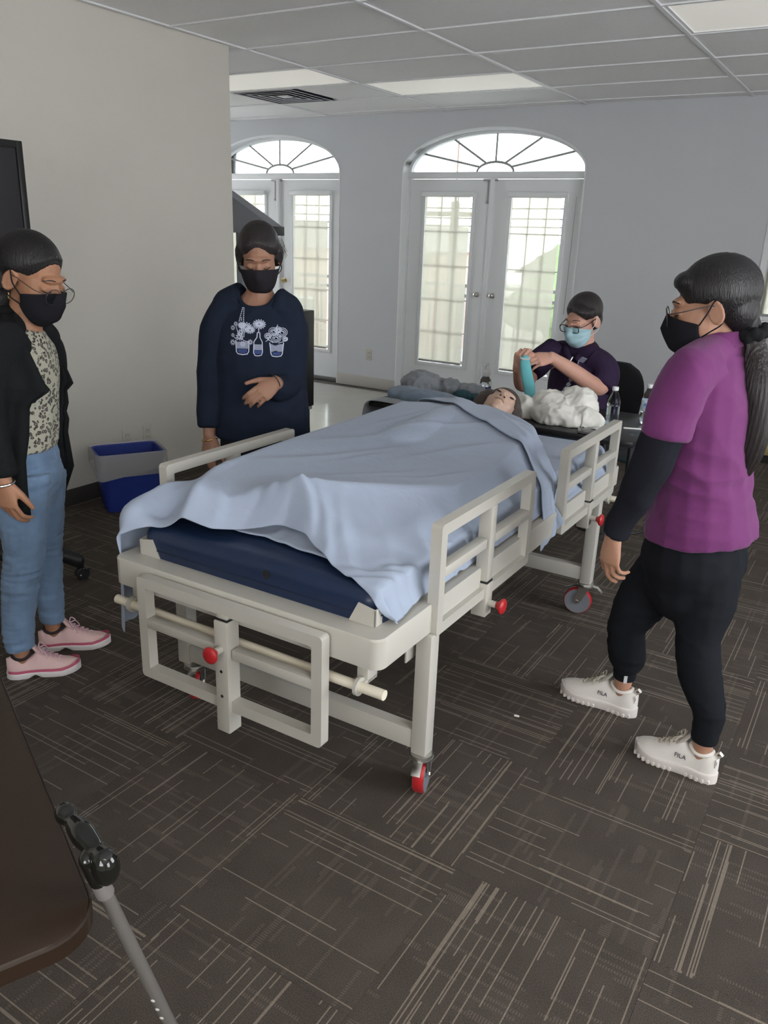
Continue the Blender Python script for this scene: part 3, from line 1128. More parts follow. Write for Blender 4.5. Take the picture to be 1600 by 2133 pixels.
# arms, hips, legs and feet hold the sheet up in one broad tent
vk = [-.10, .0, .10, .30, .55, .95, 1.25, 1.45, 1.6]
uL = np.interp(VV, vk, [-.79, -.84, -.87, -.88, -.885, -.885, -.875, -.84, -.80])
zL = np.interp(VV, vk, [.885, .885, .885, .890, .892, .897, .91, .88, .80])
vr = [-.10, .0, .10, .30, .45, .70, .95, 1.25, 1.45, 1.6]
uR = np.interp(VV, vr, [-.54, -.505, -.43, -.27, -.19, -.175, -.19, -.23, -.32, -.38])
zR = np.interp(VV, vr, [.905, .935, .902, .868, .846, .85, .872, .895, .88, .80])
tt = (UU - uL) / (uR - uL)
top = zL + (zR - zL) * tt - .030 * 4 * tt * (1 - tt) * np.interp(VV, [-.05, .2, .5, .8, 1.1], [1.7, 1.0, .4, -.2, -.6])
rs = np.clip((UU - uR) / (-.075 - uR), 0, 1)
right = .746 + (zR - .746) * (1 - rs) ** 1.35
ls = np.clip((uL - UU) / .075, 0, 1)
left = zL - (zL - .70) * ls ** 1.5
tent = np.where(tt < 0, left, np.where(tt > 1, right, top))
vf = np.interp(UU, [-.95, -.86, -.79, -.70, -.62, -.5, -.40, -.3, -.2, -.07], [-.02, -.10, -.13, -.09, -.03, .01, -.02, -.04, .02, .1])
fs = np.clip((vf - VV) / np.interp(UU, [-.9, -.8, -.5, -.34, -.26, -.1], [.06, .09, .10, .13, .18, .22]), 0, 1)
tent = .746 + (tent - .746) * (1 - fs) ** np.interp(UU, [-.4, -.25], [1.0, 1.35])
tent = np.where((UU > -.95) & (UU < -.075) & (VV < 1.6) & (VV > -.2), tent, -9)
BODY = np.maximum(BODY, tent)
for args in (((-.985, -.20), (-.955, -.03), .05, .06, .735, 1.5), ((-.955, -.10), (-.88, -.02), .05, .05, .755, 1.7)):
    BODY = np.maximum(BODY, cap_h(*args))          # bunched cloth in the corner by the left rail
H1 = np.maximum(H0, BODY)
HR = np.where(UU > -.072, .746 - (UU + .072) * 3.0, np.where(UU < -.945, .76 - (-.945 - UU) * 1.05, np.maximum(np.maximum(H0, BODY), .746)))   # cloth length profile
for v0, v1 in ((-.02, .69), (.99, 1.69)):
    ridge = inside(-.040, .006, v0, v1, .004)
    H1 = np.where(ridge > .5, .89, H1)
ridge = inside(-1.072, -1.028, -.05, .645, .004)
H1 = np.where(ridge > .5, .89, H1)


def drape(fn, nu, nv, H, steps=150, iters=10, slack=1.03, zoff=.004, seed=1, fr=.25, pin=None, z0=None, relief=False):
    rng = np.random.default_rng(seed)
    X = np.zeros((nu, nv, 3))
    for i in range(nu):
        for j in range(nv):
            X[i, j, :2] = fn(i / (nu - 1), j / (nv - 1))
    Hu, Hv = np.gradient(H, GRES)

    def samp(G, P):
        a = np.clip((P[..., 0] - GU[0]) / GRES, 0, len(GU) - 1.01)
        b = np.clip((P[..., 1] - GV[0]) / GRES, 0, len(GV) - 1.01)
        i, j = a.astype(int), b.astype(int)
        fa, fb = a - i, b - j
        return (G[i, j] * (1 - fa) * (1 - fb) + G[i + 1, j] * fa * (1 - fb) + G[i, j + 1] * (1 - fa) * fb + G[i + 1, j + 1] * fa * fb)
    inb = samp(HR if relief else H, X)
    X[..., 2] = np.maximum(inb, .74) + .03 + rng.normal(0, .004, (nu, nv)) if z0 is None else z0 + rng.normal(0, .004, (nu, nv))
    flat = X.copy()
    flat[..., 2] = inb if relief else 0

    def cons(di, dj, st, w):
        out = []
        n_i, n_j = nu - abs(di), nv - abs(dj)
        j0 = -dj if dj < 0 else 0
        for par in (0, 1):
            I, J = np.meshgrid(np.arange(n_i), np.arange(j0, j0 + n_j), indexing='ij')
            key = (I // max(di, 1)) if di else (J // max(abs(dj), 1))
            mk = key % 2 == par
            a = (I[mk], J[mk])
            b = (I[mk] + di, J[mk] + dj)
            L = np.linalg.norm(flat[a] - flat[b], axis=1) * st
            out.append((a, b, L, w))
        return out
    C = cons(1, 0, slack, 1) + cons(0, 1, slack, 1) + cons(1, 1, slack, .5) + cons(1, -1, slack, .5) + cons(2, 0, slack, .12) + cons(0, 2, slack, .12)
    Vel = np.zeros_like(X)
    dt = 1 / 50
    for s in range(steps):
        damp = .985 if s < steps * .7 else .9
        Vel[..., 2] -= 9.8 * dt
        P = X + Vel * dt * damp
        for it in range(iters):
            for a, b, L, w in C:
                d = P[b] - P[a]
                l = np.linalg.norm(d, axis=1) + 1e-9
                k = (w * .5 * (l - L) / l)[:, None] * d
                P[a] += k
                P[b] -= k
            if it % 3 == 2 or it == iters - 1:
                h = samp(H, P) + zoff
                pen = h - P[..., 2]
                mk = pen > 0
                gu, gv = samp(Hu, P), samp(Hv, P)
                g = np.sqrt(gu * gu + gv * gv + 1)
                push = np.where(mk, pen, 0) / (g * g)
                push = np.minimum(push, .05)
                P[..., 0] -= push * np.clip(gu, -6, 6)
                P[..., 1] -= push * np.clip(gv, -6, 6)
                P[..., 2] += push
                # friction against what it lies on
                fx = np.where(mk, fr, 0)[..., None]
                P[..., :2] += (X[..., :2] - P[..., :2]) * np.where(mk, 1 - fr, 0)[..., None]
            if pin is not None:
                pin(P, s / steps)
            P[..., 2] = np.maximum(P[..., 2], .03)
        Vel = (P - X) / dt
        X = P
    return X


def cloth_obj(X, name, mat, parent, thick=.0025, sub=1, loose=None):
    nu, nv = X.shape[:2]
    me = bpy.data.meshes.new(name)
    idx = np.arange(nu * nv).reshape(nu, nv)
    F = np.stack([idx[:-1, :-1], idx[1:, :-1], idx[1:, 1:], idx[:-1, 1:]], -1).reshape(-1, 4)
    me.from_pydata(X.reshape(-1, 3).tolist(), [], F.tolist())
    me.materials.append(mat)
    me.shade_smooth()
    o = link(bpy.data.objects.new(name, me), parent)
    s = o.modifiers.new('thickness', 'SOLIDIFY')
    s.thickness = thick
    s.offset = 1
    q = o.modifiers.new('smooth', 'SUBSURF')
    q.levels = q.render_levels = sub
    return o


def cloth_mat(name, color):
    m = new_mat(name, color, .85, sheen=.15, var=.03, vscale=6)
    nt = m.node_tree
    tc = nt.nodes.new('ShaderNodeTexCoord')
    n1 = nt.nodes.new('ShaderNodeTexNoise')
    n1.inputs['Scale'].default_value = 14
    n1.inputs['Detail'].default_value = 5
    n1.inputs['Distortion'].default_value = .8
    nt.links.new(tc.outputs['Object'], n1.inputs['Vector'])
    b = nt.nodes.new('ShaderNodeBump')
    b.inputs['Strength'].default_value = .16
    b.inputs['Distance'].default_value = .02
    nt.links.new(n1.outputs['Fac'], b.inputs['Height'])
    nt.links.new(b.outputs[0], nt.nodes['Principled BSDF'].inputs['Normal'])
    return m


SHEET_BLUE = cloth_mat('light_blue_cotton', (0.33, 0.39, 0.495))


def on_bed(o):
    o.location, o.rotation_euler = BED.location, BED.rotation_euler
    return o


# 1 under-sheet over the head half of the mattress
def f_under(a, b):
    return -.60 + a * .61, 1.0 + b * .765 + .012 * math.sin(a * 11)


Xu = drape(f_under, 46, 36, H0, steps=70, iters=8, slack=1.01, zoff=.003)
o = on_bed(cloth_obj(Xu, 'fitted_sheet', SHEET_BLUE, None))
tag(o, 'light blue under-sheet spread on the head half of the navy mattress', 'sheet')


# 2 main sheet over the manikin from the foot end to the chest
def v_foot(u):
    return float(np.interp(u, [-1.5, -1.12, -1.0, -.94, -.88, -.80, -.7, -.62, -.5, -.4, -.32, -.27, -.18, -.09, .05],
                           [-.20, -.27, -.275, -.24, -.17, -.18, -.155, -.10, -.055, -.080, -.12, -.15, -.19, -.215, -.23]))


def v_top(u):
    return float(np.interp(u, [-1.3, -.83, .1], [1.46, 1.43, 1.0]))


def f_main(a, b):
    ul = float(np.interp(b, [0, .08, .13, .17, 1], [-1.19, -1.16, -1.05, -.985, -.975]))
    ur = float(np.interp(b, [0, .06, .1, .2, .3, .6, 1], [-.046, -.044, -.046, -.050, -.046, -.048, -.052]))
    u = ul + a * (ur - ul)
    v0, v1 = v_foot(u), v_top(u)
    return u, v0 + b * (v1 - v0)


Xm = drape(f_main, 92, 116, H1, steps=140, iters=10, slack=1.012, zoff=.005, seed=4, relief=True)


def crease(X, lst):
    """sharp folds running along given lines (bed coordinates)"""
    for u0, v0, u1, v1, amp, w in lst:
        dx, dy = u1 - u0, v1 - v0
        L = math.hypot(dx, dy)
        t = ((X[..., 0] - u0) * dx + (X[..., 1] - v0) * dy) / L / L
        bend = .012 * np.sin(t * 4 + u0 * 40)
        d = ((X[..., 0] - u0) * dy - (X[..., 1] - v0) * dx) / L + bend
        env = np.clip(np.minimum(t + .06, 1.06 - t) / .30, 0, 1)
        prof = np.where(d > 0, np.exp(-np.abs(d) / w), np.exp(-np.abs(d) / (w * .45))) - .45 * np.exp(-((d + w * 1.3) / w) ** 2)
        X[..., 2] += amp * env * prof
    return X


CR = [(-.84, .20, -.50, .70, .007, .03), (-.70, .10, -.33, .52, .007, .03), (-.84, .50, -.42, 1.10, .007, .035), (-.62, .85, -.28, 1.22, .008, .03), (-.48, .55, -.22, 1.0, .007, .03),
      (-.78, .75, -.60, 1.3, .006, .025), (-.66, .35, -.52, .60, .005, .02), (-.40, .35, -.20, .62, .006, .02),
      (-.505, .04, -.38, -.09, .022, .016), (-.47, .05, -.26, -.15, .012, .018), (-.42, .09, -.17, -.15, .010, .022), (-.34, .16, -.10, -.10, .009, .022), (-.24, .28, -.07, .06, .008, .02),
      (-.24, -.165, -.04, -.06, .014, .014), (-.20, -.19, -.03, -.13, .014, .012), (-.14, -.12, -.03, .05, .010, .014), (-.12, .12, -.03, .30, .009, .014), (-.13, .38, -.04, .52, .009, .014),
      (-.88, .12, -.79, -.13, .014, .022), (-.80, -.02, -.68, -.14, .012, .014), (-.66, .06, -.63, -.10, .010, .014), (-.57, .06, -.56, -.05, .008, .012),
      (-1.0, -.24, -.86, -.05, .014, .016), (-1.02, -.20, -.90, .02, .012, .014), (-.95, -.22, -.84, -.16, .010, .012)]
Xm = crease(Xm, CR)
main_sheet = on_bed(cloth_obj(Xm, 'bed_sheet', SHEET_BLUE, None))
tag(main_sheet, 'rumpled light blue sheet over the manikin from chest to feet, hanging off the foot corner', 'sheet')


# turned-under hem lying on the mattress below the toes
def f_hem(a, b):
    u = -.90 + a * .66
    v0 = float(np.interp(u, [-.90, -.87, -.81, -.64, -.54, -.38, -.27, -.22], [-.04, -.075, -.075, -.105, -.092, -.112, -.125, -.14]))
    v = v0 + b * .13
    n = noise.noise(Vector((u * 11, v * 9, 3.1)))
    n2 = noise.noise(Vector((u * 30, v * 26, 1.7)))
    z = .752 + .010 * (1 - abs(n) * 2.2) * (.35 + b) + .005 * n2 * b + .05 * b ** 2.2
    return Vector((u, v, max(.750, z)))


hm = MB().grid(f_hem, 70, 14).build('hem_fold', SHEET_BLUE, main_sheet, 0)
hm.data.shade_smooth()
sd = hm.modifiers.new('thickness', 'SOLIDIFY')
sd.thickness = .004
sd.offset = 1

# raster the main sheet so that the next cloth lies on it
H2 = H1.copy()
ii = np.clip(((Xm[..., 0] - GU[0]) / GRES), 1, len(GU) - 3).astype(int)
jj = np.clip(((Xm[..., 1] - GV[0]) / GRES), 1, len(GV) - 3).astype(int)
for di in (-1, 0, 1, 2):
    for dj in (-1, 0, 1, 2):
        np.maximum.at(H2, (ii + di, jj + dj), Xm[..., 2] + .004)


# 3 folded sheet lying across chest and shoulders, tail over the right side
def f_chest(a, b):
    u = -.95 + a * 1.03
    lo = float(np.interp(u, [-.95, -.83, -.143, 0, .18], [1.41, 1.37, .93, .79, .77]))
    hi = float(np.interp(u, [-.95, -.75, -.5, -.3, -.1, .0, .18], [1.70, 1.64, 1.45, 1.26, 1.09, 1.0, .97]))
    return u, lo + b * (hi - lo)


Xc = drape(f_chest, 64, 26, H2, steps=110, iters=10, slack=1.03, zoff=.006, seed=9)
Xc = crease(Xc, [(-.85, 1.45, -.35, 1.20, .008, .02), (-.70, 1.60, -.25, 1.20, .008, .02), (-.55, 1.40, -.10, .98, .009, .02), (-.40, 1.42, -.05, 1.02, .008, .016), (-.80, 1.40, -.60, 1.32, .010, .014), (-.25, 1.05, .02, .86, .010, .016)])
o = on_bed(cloth_obj(Xc, 'folded_sheet', SHEET_BLUE, None, thick=.006))
tag(o, 'folded light blue sheet across the manikin chest, tail hanging between the two right rails', 'sheet')

# ================================================================== people
def skin_mat(name, color, lip=None):
    return new_mat(name, color, .55, var=.06, vscale=25, bump=.05, bscale=260, subsurf=.12)


def hair_mat(name, color, direction=(60, 60, 6)):
    m = new_mat(name, color, .38, var=.35, vscale=6, bump=.45, bscale=7, stretch=direction, spec=.45)
    return m


def fabric(name, color, bump=.12, bscale=300, rough=.9, var=.06, sheen=.1):
    dark = max(color) < .06
    return new_mat(name, color, rough, var=var, vscale=20, bump=bump, bscale=bscale, sheen=0 if dark else sheen, spec=.18 if dark else .4)


def head_matrix(c, face, up=(0, 0, 1), pitch=0, roll=0, s=1.0):
    """local x = person's right, y = face direction, z = up; pitch bows the head"""
    y = Vector(face).normalized()
    z = Vector(up)
    z = (z - y * z.dot(y)).normalized()
    x = y.cross(z)
    return Matrix.Translation(Vector(c)) @ basis(x, y, z) @ Matrix.Rotation(-pitch, 4, 'X') @ Matrix.Rotation(roll, 4, 'Y') @ Matrix.Scale(s, 4)


def add_head(mb, M, ears=True):
    R3 = M.to_3x3()

    def e(c, r, rot=None, u=20, v=14):
        A = R3 @ rot if rot is not None else R3
        mb.ell(M @ Vector(c), r, A, u, v)
    e((0, -.018, .035), (.073, .093, .083))
    e((0, .028, -.028), (.061, .066, .086))
    e((0, .03, -.072), (.050, .054, .046))
    e((0, .070, -.098), (.020, .017, .016))
    e((0, .075, .024), (.046, .018, .013))
    for s in (-1, 1):
        e((s * .034, .056, -.036), (.024, .024, .026))
        e((s * .011, .097, -.039), (.0085, .009, .007))
        e((s * .031, .074, -.002), (.016, .012, .0115))
        if ears:
            rot = Matrix.Rotation(s * .35, 3, 'Z') @ Matrix.Rotation(-.2, 3, 'X')
            e((s * .075, -.010, -.010), (.007, .019, .031), rot, 12, 10)
            ring = []
            for k in range(13):
                a = 2 * math.pi * k / 12
                ring.append(M @ (Vector((s * .079, -.010, -.010)) + rot @ Vector((0, .017 * math.cos(a), .029 * math.sin(a)))))
            mb.tube(ring, .0042 * M.to_scale().x, n=7)
    mb.tube([M @ Vector(p) for p in ((0, .080, .016), (0, .094, -.008), (0, .107, -.034))], [.008, .0095, .0125], n=10, round_ends=True)
    e((0, .083, -.062), (.023, .014, .006))
    e((0, .082, -.071), (.021, .014, .0065))


def add_hand(mb, M, curls, spread=.06, thumb=(.5, .5, .2), side=1, s=1.0):
    """M: origin wrist, +y towards the fingers, +z back of the hand, thumb on side*x. curls: four (mcp, pip, dip) bends"""
    def P(x, y, z):
        return M @ Vector((x * s, y * s, z * s))
    sidev = M.to_3x3() @ Vector((1, 0, 0))
    mb.tube([P(0, -.012, 0), P(0, .01, 0), P(0, .035, .001), P(-.001 * side, .065, .001), P(-.002 * side, .088, 0)],
            [(.027 * s, .021 * s), (.029 * s, .020 * s), (.036 * s, .017 * s), (.041 * s, .015 * s), (.040 * s, .012 * s)], n=14, side=sidev)
    L = ((.040, .025, .021), (.045, .028, .023), (.042, .027, .022), (.033, .021, .019))
    R = (.0085, .0088, .0083, .0073)
    for f in range(4):
        x = side * (.030 - .0195 * f)
        y = (.086, .091, .088, .080)[f]
        p = Vector((x, y - .01, 0))
        ang = 0.0
        sp = side * spread * (1.3 - .9 * f)
        pts = [p.copy()]
        q = Vector((x, y, 0))
        pts.append(q.copy())
        for l, c in zip(L[f], curls[f]):
            ang += c
            d = Vector((math.sin(sp) * math.cos(ang), math.cos(sp) * math.cos(ang), -math.sin(ang)))
            q = q + d * l
            pts.append(q.copy())
        r = R[f] * s
        mb.tube([P(*a) for a in pts], [r * 1.02, r * 1.05, r, r * .93, r * .8], n=9, round_ends=True)
    # thumb leaves the side of the palm near its base
    a, b, c = thumb
    q = Vector((side * .022, .018, -.004))
    pts = [q.copy()]
    d = Vector((side * math.sin(a + .25), math.cos(a + .25), -b)).normalized()
    q = q + d * .042
    pts.append(q.copy())
    d = Vector((side * math.sin(a), math.cos(a), -b - c * .5)).normalized()
    q = q + d * .031
    pts.append(q.copy())
    d = Vector((side * math.sin(a - c), math.cos(a - c), -b - c)).normalized()
    q = q + d * .026
    pts.append(q.copy())
    mb.tube([P(*p) for p in pts], [.015 * s, .0125 * s, .0098 * s, .0082 * s], n=10, round_ends=True)


def limb(mb, pts, n=16, sub=5, side=None, round_ends=True):
    """pts: (x, y, z, ra[, rb]) -> smooth tapering tube"""
    pts = [tuple(p) if len(p) > 4 else (*p, p[3]) for p in pts]
    sp = smooth_path(pts, sub)
    mb.tube([p[:3] for p in sp], [(float(p[3]), float(p[4])) for p in sp], n=n, side=side, round_ends=round_ends)


def shoulders(mb, left, neck, right, r=.062, rn=.07, lift=.012):
    """yoke from shoulder to shoulder over the neck base"""
    L, N, R = Vector(left), Vector(neck), Vector(right)
    up = Vector((0, 0, lift))
    limb(mb, [(*L, r), (*(L.lerp(N, .5) + up), r * .92), (*N, rn), (*(R.lerp(N, .5) + up), r * .92), (*R, r)])


def hand_matrix(wrist, tip, back):
    """wrist point, point the fingers reach for, direction of the back of the hand"""
    w = Vector(wrist)
    y = (Vector(tip) - w).normalized()
    z = Vector(back)
    z = (z - y * z.dot(y)).normalized()
    x = y.cross(z)
    return basis(x, y, z, w)


def folds(scale=9.0, amp=.006, stretch=(1, 1, 1), seed=0.0, mask=None):
    st = np.array(stretch)

    def fn(co, no):
        v = np.array([noise.noise(Vector(p * st * scale) + Vector((seed, 0, 0))) for p in co])
        v = 1 - np.abs(v) * 2.2
        a = amp if mask is None else amp * mask(co)
        return co + no * (v * a)[:, None]
    return fn


def head_hair(M, mb, hideline, grow=1.0, kx=.35, side=0.0, ripple=46):
    """scalp shell; returns disp() that thins it towards the hair line and tucks the rest under the skin"""
    R3 = M.to_3x3()
    for c, r in (((0, -.022, .040), (.080 * grow, .097 * grow, .087 * grow)), ((0, -.055, -.01), (.066, .058, .070)), ((0, .008, .048), (.071, .070, .064))):
        mb.ell(M @ Vector(c), r, R3, 24, 16)
    Mi = np.array(M.inverted())
    Mf = np.array(M)
    zs = [a for a, b in hideline]
    ys = [b for a, b in hideline]

    def fn(co, no):
        h = np.c_[co, np.ones(len(co))] @ Mi.T
        ax_ = np.abs(h[:, 0] - side)
        zz = h[:, 2] + kx * np.clip(ax_ - .012, 0, None) * (h[:, 2] > .02)
        g = np.interp(zz, zs, ys)
        over = h[:, 1] - g
        t = np.clip(over / .006, 0, 1)
        k = np.clip((over + .055) / .055, 0, 1)
        k = k * k * (3 - 2 * k)
        near = (np.linalg.norm(h[:, :3] * np.array([1, .8, .8]), axis=1) < .17) * (h[:, 2] > -.09)
        t = t * near
        k = k * near
        c = np.array([0, -.01, .0])
        loc = h[:, :3]
        loc = c + (loc - c) * (1 - .055 * k - .28 * t)[:, None]
        ang = np.arctan2(h[:, 0], h[:, 1] + .02)
        loc = loc * (1 + (.0035 * np.sin(ang * ripple + 5 * np.sin(h[:, 2] * 40)) * (1 - t)))[:, None]
        return (np.c_[loc, np.ones(len(co))] @ Mf.T)[:, :3]
    return fn


def face_mask(M, mat, parent, name='face_mask', pleats=False, drop=0.0, ear=True, loopmat=None):
    """cloth mask hugging nose, cheeks and chin"""
    mb = MB()
    na, nt = 30, 18

    def surf(a, t):
        # a in [-1, 1] across, t in [0, 1] downwards
        th = a * 1.42
        top = -.004 - .030 * abs(a) ** 1.6 - drop
        bot = -.121 + .052 * abs(a) ** 2.2
        z = top + (bot - top) * t
        ry = .075 + .024 * math.exp(-(a / .20) ** 2) * max(0, 1 - abs(t - .28) / .6) + .008 * math.sin(math.pi * t)
        ry -= .022 * max(0, t - .75) / .25
        rx = .074 - .012 * t
        y = .020 + ry * math.cos(th)
        x = rx * math.sin(th) * 1.04
        y += .007 * math.sin(math.pi * min(1, abs(a) / .9)) * (1 - t * .5)
        if pleats:
            y += .0022 * math.sin(t * 22)
        return M @ Vector((x, y, z))
    P = [[surf(-1 + 2 * i / na, j / nt) for j in range(nt + 1)] for i in range(na + 1)]
    mb.grid(lambda u, v: P[int(round(u * na))][int(round(v * nt))], na, nt)
    o = mb.build(name, mat, parent, 80)
    s = o.modifiers.new('thickness', 'SOLIDIFY')
    s.thickness = .003
    s.offset = 1
    if ear:
        for sgn in (-1, 1):
            lm = MB()
            i = 0 if sgn < 0 else na
            for j, yz in ((1, (-.004, .020)), (nt - 1, (-.016, -.038))):
                p = P[i][j]
                e1 = M @ Vector((sgn * .081, -.012 if j == 1 else -.022, yz[1]))
                mid = (p + e1) / 2 + (M.to_3x3() @ Vector((sgn * .010, 0, 0)))
                lm.tube(smooth_path([p, mid, e1, M @ Vector((sgn * .074, -.034, -.008))], 4), .0022, n=6)
            lm.build('ear_loop', loopmat or mat, o)
    return o


def glasses(M, mat, parent, w=.025, h=.019, rim=.0016, round_=False, tilt=0, drop=0.0, lensmat=None):
    g = empty('glasses', parent=parent)
    fr = MB()
    ln = MB()
    for s in (-1, 1):
        ring = []
        for k in range(25):
            a = 2 * math.pi * k / 24
            ca, sa = math.cos(a), math.sin(a)
            p = 2.0 if round_ else 3.6
            q = (abs(ca) ** p + abs(sa) ** p) ** (-1 / p)
            ring.append(M @ Vector((s * .032 + w * ca * q, .108 - .12 * (abs(s * .032 + w * ca * q)) ** 1.5, -.004 - drop + h * sa * q)))
        fr.tube(ring, rim, n=6)
        ln.cap([ln.bm.verts.new(p) for p in ring[:-1]])
        fr.tube(smooth_path([M @ Vector((s * (.032 + w), .1, .004 - drop)), M @ Vector((s * .073, .07, .006 - drop)), M @ Vector((s * .079, .0, .008)), M @ Vector((s * .078, -.025, -.004))], 4), rim, n=6)
    fr.tube(smooth_path([M @ Vector((-.008, .106, .001 - drop)), M @ Vector((0, .108, .005 - drop)), M @ Vector((.008, .106, .001 - drop))], 4), rim, n=6)
    fr.build('frame', mat, g)
    ln.build('lens', GLASS, g, 0)
    return g


EYE_DARK = new_mat('dark_lash', (0.012, 0.009, 0.008), .6)


def brows_and_lids(M, parent, mat=None):
    b, l = MB(), MB()
    for s in (-1, 1):
        b.tube([M @ Vector(p) for p in smooth_path([(s * .014, .0925, .0255), (s * .030, .0885, .0285), (s * .048, .0735, .021)], 4)], [.0010] + [.0021] * 7 + [.0008], n=6)
        l.tube([M @ Vector(p) for p in smooth_path([(s * .016, .086, -.006), (s * .031, .0885, -.010), (s * .047, .078, -.005)], 4)], [.0009] + [.0017] * 7 + [.0008], n=6)
    b.build('eyebrow', mat or EYE_DARK, parent)
    l.build('eyelashes', EYE_DARK, parent)


# ---- shoes: heel at the origin, toe towards +y, sole on z = 0
def foot_w(y, L):
    t = y / L
    return np.interp(t, [-.05, -.03, .0, .04, .12, .3, .45, .62, .75, .85, .91, .955, .985, 1.0, 1.015], [.004, .012, .021, .028, .033, .030, .034, .043, .045, .040, .033, .024, .014, .006, .003])


def make_shoe(name, M, L, upper, sole, lace, accent=None, chunky=False, parent=None, lining=None):
    t = empty(name, parent=parent)
    up = MB()
    rings = []
    zs = .024 if not chunky else .034
    for q in np.r_[np.linspace(-.03, .8, 22), np.linspace(.83, 1.0, 10)]:
        y = q * L
        w = float(foot_w(y, L)) * .97
        h = float(np.interp(q, [0, .05, .14, .22, .3, .36, .42, .55, .7, .85, .95, 1], [.080, .090, .086, .074, .074, .086, .101, .082, .062, .055, .047, .038])) + (.012 if chunky else 0)
        ring = []
        for k in range(15):
            a = math.pi * k / 14
            ex = .72
            cx = math.copysign(abs(math.cos(a)) ** ex, math.cos(a))
            ring.append(M @ Vector((w * cx * (1 - .22 * math.sin(a) ** 2 * (1 if q > .1 else .6)), y, zs - .008 + (h - zs + .008) * math.sin(a) ** .85)))
        rings.append(ring)
    up.loft(rings)
    up.build('upper', upper, t, 60)
    # collar lining
    c = MB()
    ring = []
    for k in range(21):
        a = 2 * math.pi * k / 20
        yy = .19 * L + .135 * L * math.cos(a)
        zz = .080 + (.014 if math.cos(a) > 0 else .010) * math.cos(a) ** 2 + (.012 if chunky else 0)
        ring.append(M @ Vector((.027 * math.sin(a), yy, zz)))
    c.tube(ring, .0065, n=8)
    c.build('collar', lining or upper, t)
    tg = MB()
    tg.tube([M @ Vector((0, .47 * L, .086 + (.012 if chunky else 0))), M @ Vector((0, .40 * L, .104 + (.012 if chunky else 0))), M @ Vector((0, .345 * L, .124 + (.012 if chunky else 0)))], [(.020, .006), (.022, .007), (.021, .005)], n=10, side=M.to_3x3() @ Vector((1, 0, 0)), round_ends=True)
    tg.build('tongue', upper, t)
    # sole
    s = MB()
    ys = np.r_[np.linspace(-.045, .85, 30), np.linspace(.87, 1.012, 14)] * L
    prof = [(0.0, .93), (.006, 1.0), (zs - .006, 1.06), (zs, 1.04), (zs + .002, .98)]
    loops = []
    for z, k in prof:
        right = [Vector((float(foot_w(y, L)) * k + .002, y, z + max(0, (y / L - .75)) * .05 * (1 if z > .01 else .6))) for y in ys]
        left = [Vector((-p.x, p.y, p.z)) for p in right[::-1]]
        loops.append([M @ p for p in right + left])
    if not chunky:
        for li in (0, 1):
            for i, p in enumerate(loops[li]):
                q = M.inverted() @ p
                d = abs(q.y / L - .36)
                if d < .10:
                    q.z += .014 * (1 - d / .10)
                    loops[li][i] = M @ q
    s.loft(loops)
    so = s.build('sole', sole, t, 50)
    if chunky:
        th = MB()
        for k in range(15):
            y = L * (.03 + .067 * k)
            if .33 < y / L < .48:
                continue
            w = float(foot_w(y, L))
            for sg in (-1, 1):
                th.box((sg * w * 1.02 - .004, y - .005, 0), (sg * w * 1.02 + .006, y + .006, .016), bev=.002, M=M, seg=1)
        tag(th.build('sole_teeth', sole, so), kind='stuff')
    if accent:
        for z0, z1, k in ((zs - .001, zs + .011, 1.035),):
            a = MB()
            ro, ri = [], []
            for y in ys[1:-1]:
                ro.append((float(foot_w(y, L)) * 1.01 + .0025, y))
            pts = ro + [(-x, y) for x, y in ro[::-1]]
            lift = [max(0, (p[1] / L - .75)) * .05 for p in pts]
            a.loft([[M @ Vector((p[0], p[1], z0 + l)) for p, l in zip(pts, lift)], [M @ Vector((p[0] * .985, p[1], z1 + l + max(0, p[1] / L - .88) * .035)) for p, l in zip(pts, lift)]], caps=False)
            a.build('accent_stripe', accent, t, 60)
    lc = MB()
    for k in range(5):
        q = .45 + .062 * k
        y = q * L
        h = float(np.interp(q, [.42, .55, .7, .85], [.104, .086, .065, .054])) + (.013 if chunky else 0)
        w = .019 - .0015 * k
        for sg in (-1, 1):
            lc.tube([M @ Vector((-sg * w, y, h - .007)), M @ Vector((0, y + .006, h + .001)), M @ Vector((sg * w, y + .014, h - .009))], [(.0032, .0014)] * 3, n=6)
    y0, z0 = .43 * L, .108 + (.012 if chunky else 0)
    for sg in (-1, 1):
        lc.tube(smooth_path([M @ Vector((0, y0, z0)), M @ Vector((sg * .022, y0 + .004, z0 + .012)), M @ Vector((sg * .034, y0 + .018, z0 - .004)), M @ Vector((sg * .014, y0 + .012, z0 - .002)), M @ Vector((0, y0, z0))], 4), .0022, n=6)
        lc.tube(smooth_path([M @ Vector((0, y0, z0)), M @ Vector((sg * .020, y0 + .02, z0 - .002)), M @ Vector((sg * .038, y0 + .032, z0 - .03))], 4), .002, n=6)
    lc.build('laces', lace, t)
    return t


def ankle(ml, z):
    M, L = ml
    return M @ Vector((0, .19 * L, z))


def shoe_matrix(heel, toe, z=0.0):
    h, q = Vector((heel[0], heel[1], z)), Vector((toe[0], toe[1], z))
    y = (q - h).normalized()
    return basis((y.y, -y.x, 0), y, (0, 0, 1), h), (q - h).length


def lettering(text, size, M, mat, parent, name='lettering', depth=.0006):
    cu = bpy.data.curves.new(name, 'FONT')
    cu.body = text
    cu.size = size
    cu.extrude = depth
    cu.align_x = 'CENTER'
    cu.align_y = 'CENTER'
    o = bpy.data.objects.new(name, cu)
    COL.objects.link(o)
    dg = bpy.context.evaluated_depsgraph_get()
    me = bpy.data.meshes.new_from_object(o.evaluated_get(dg))
    bpy.data.objects.remove(o)
    me.transform(M)
    me.materials.clear()
    me.materials.append(mat)
    return link(bpy.data.objects.new(name, me), parent)


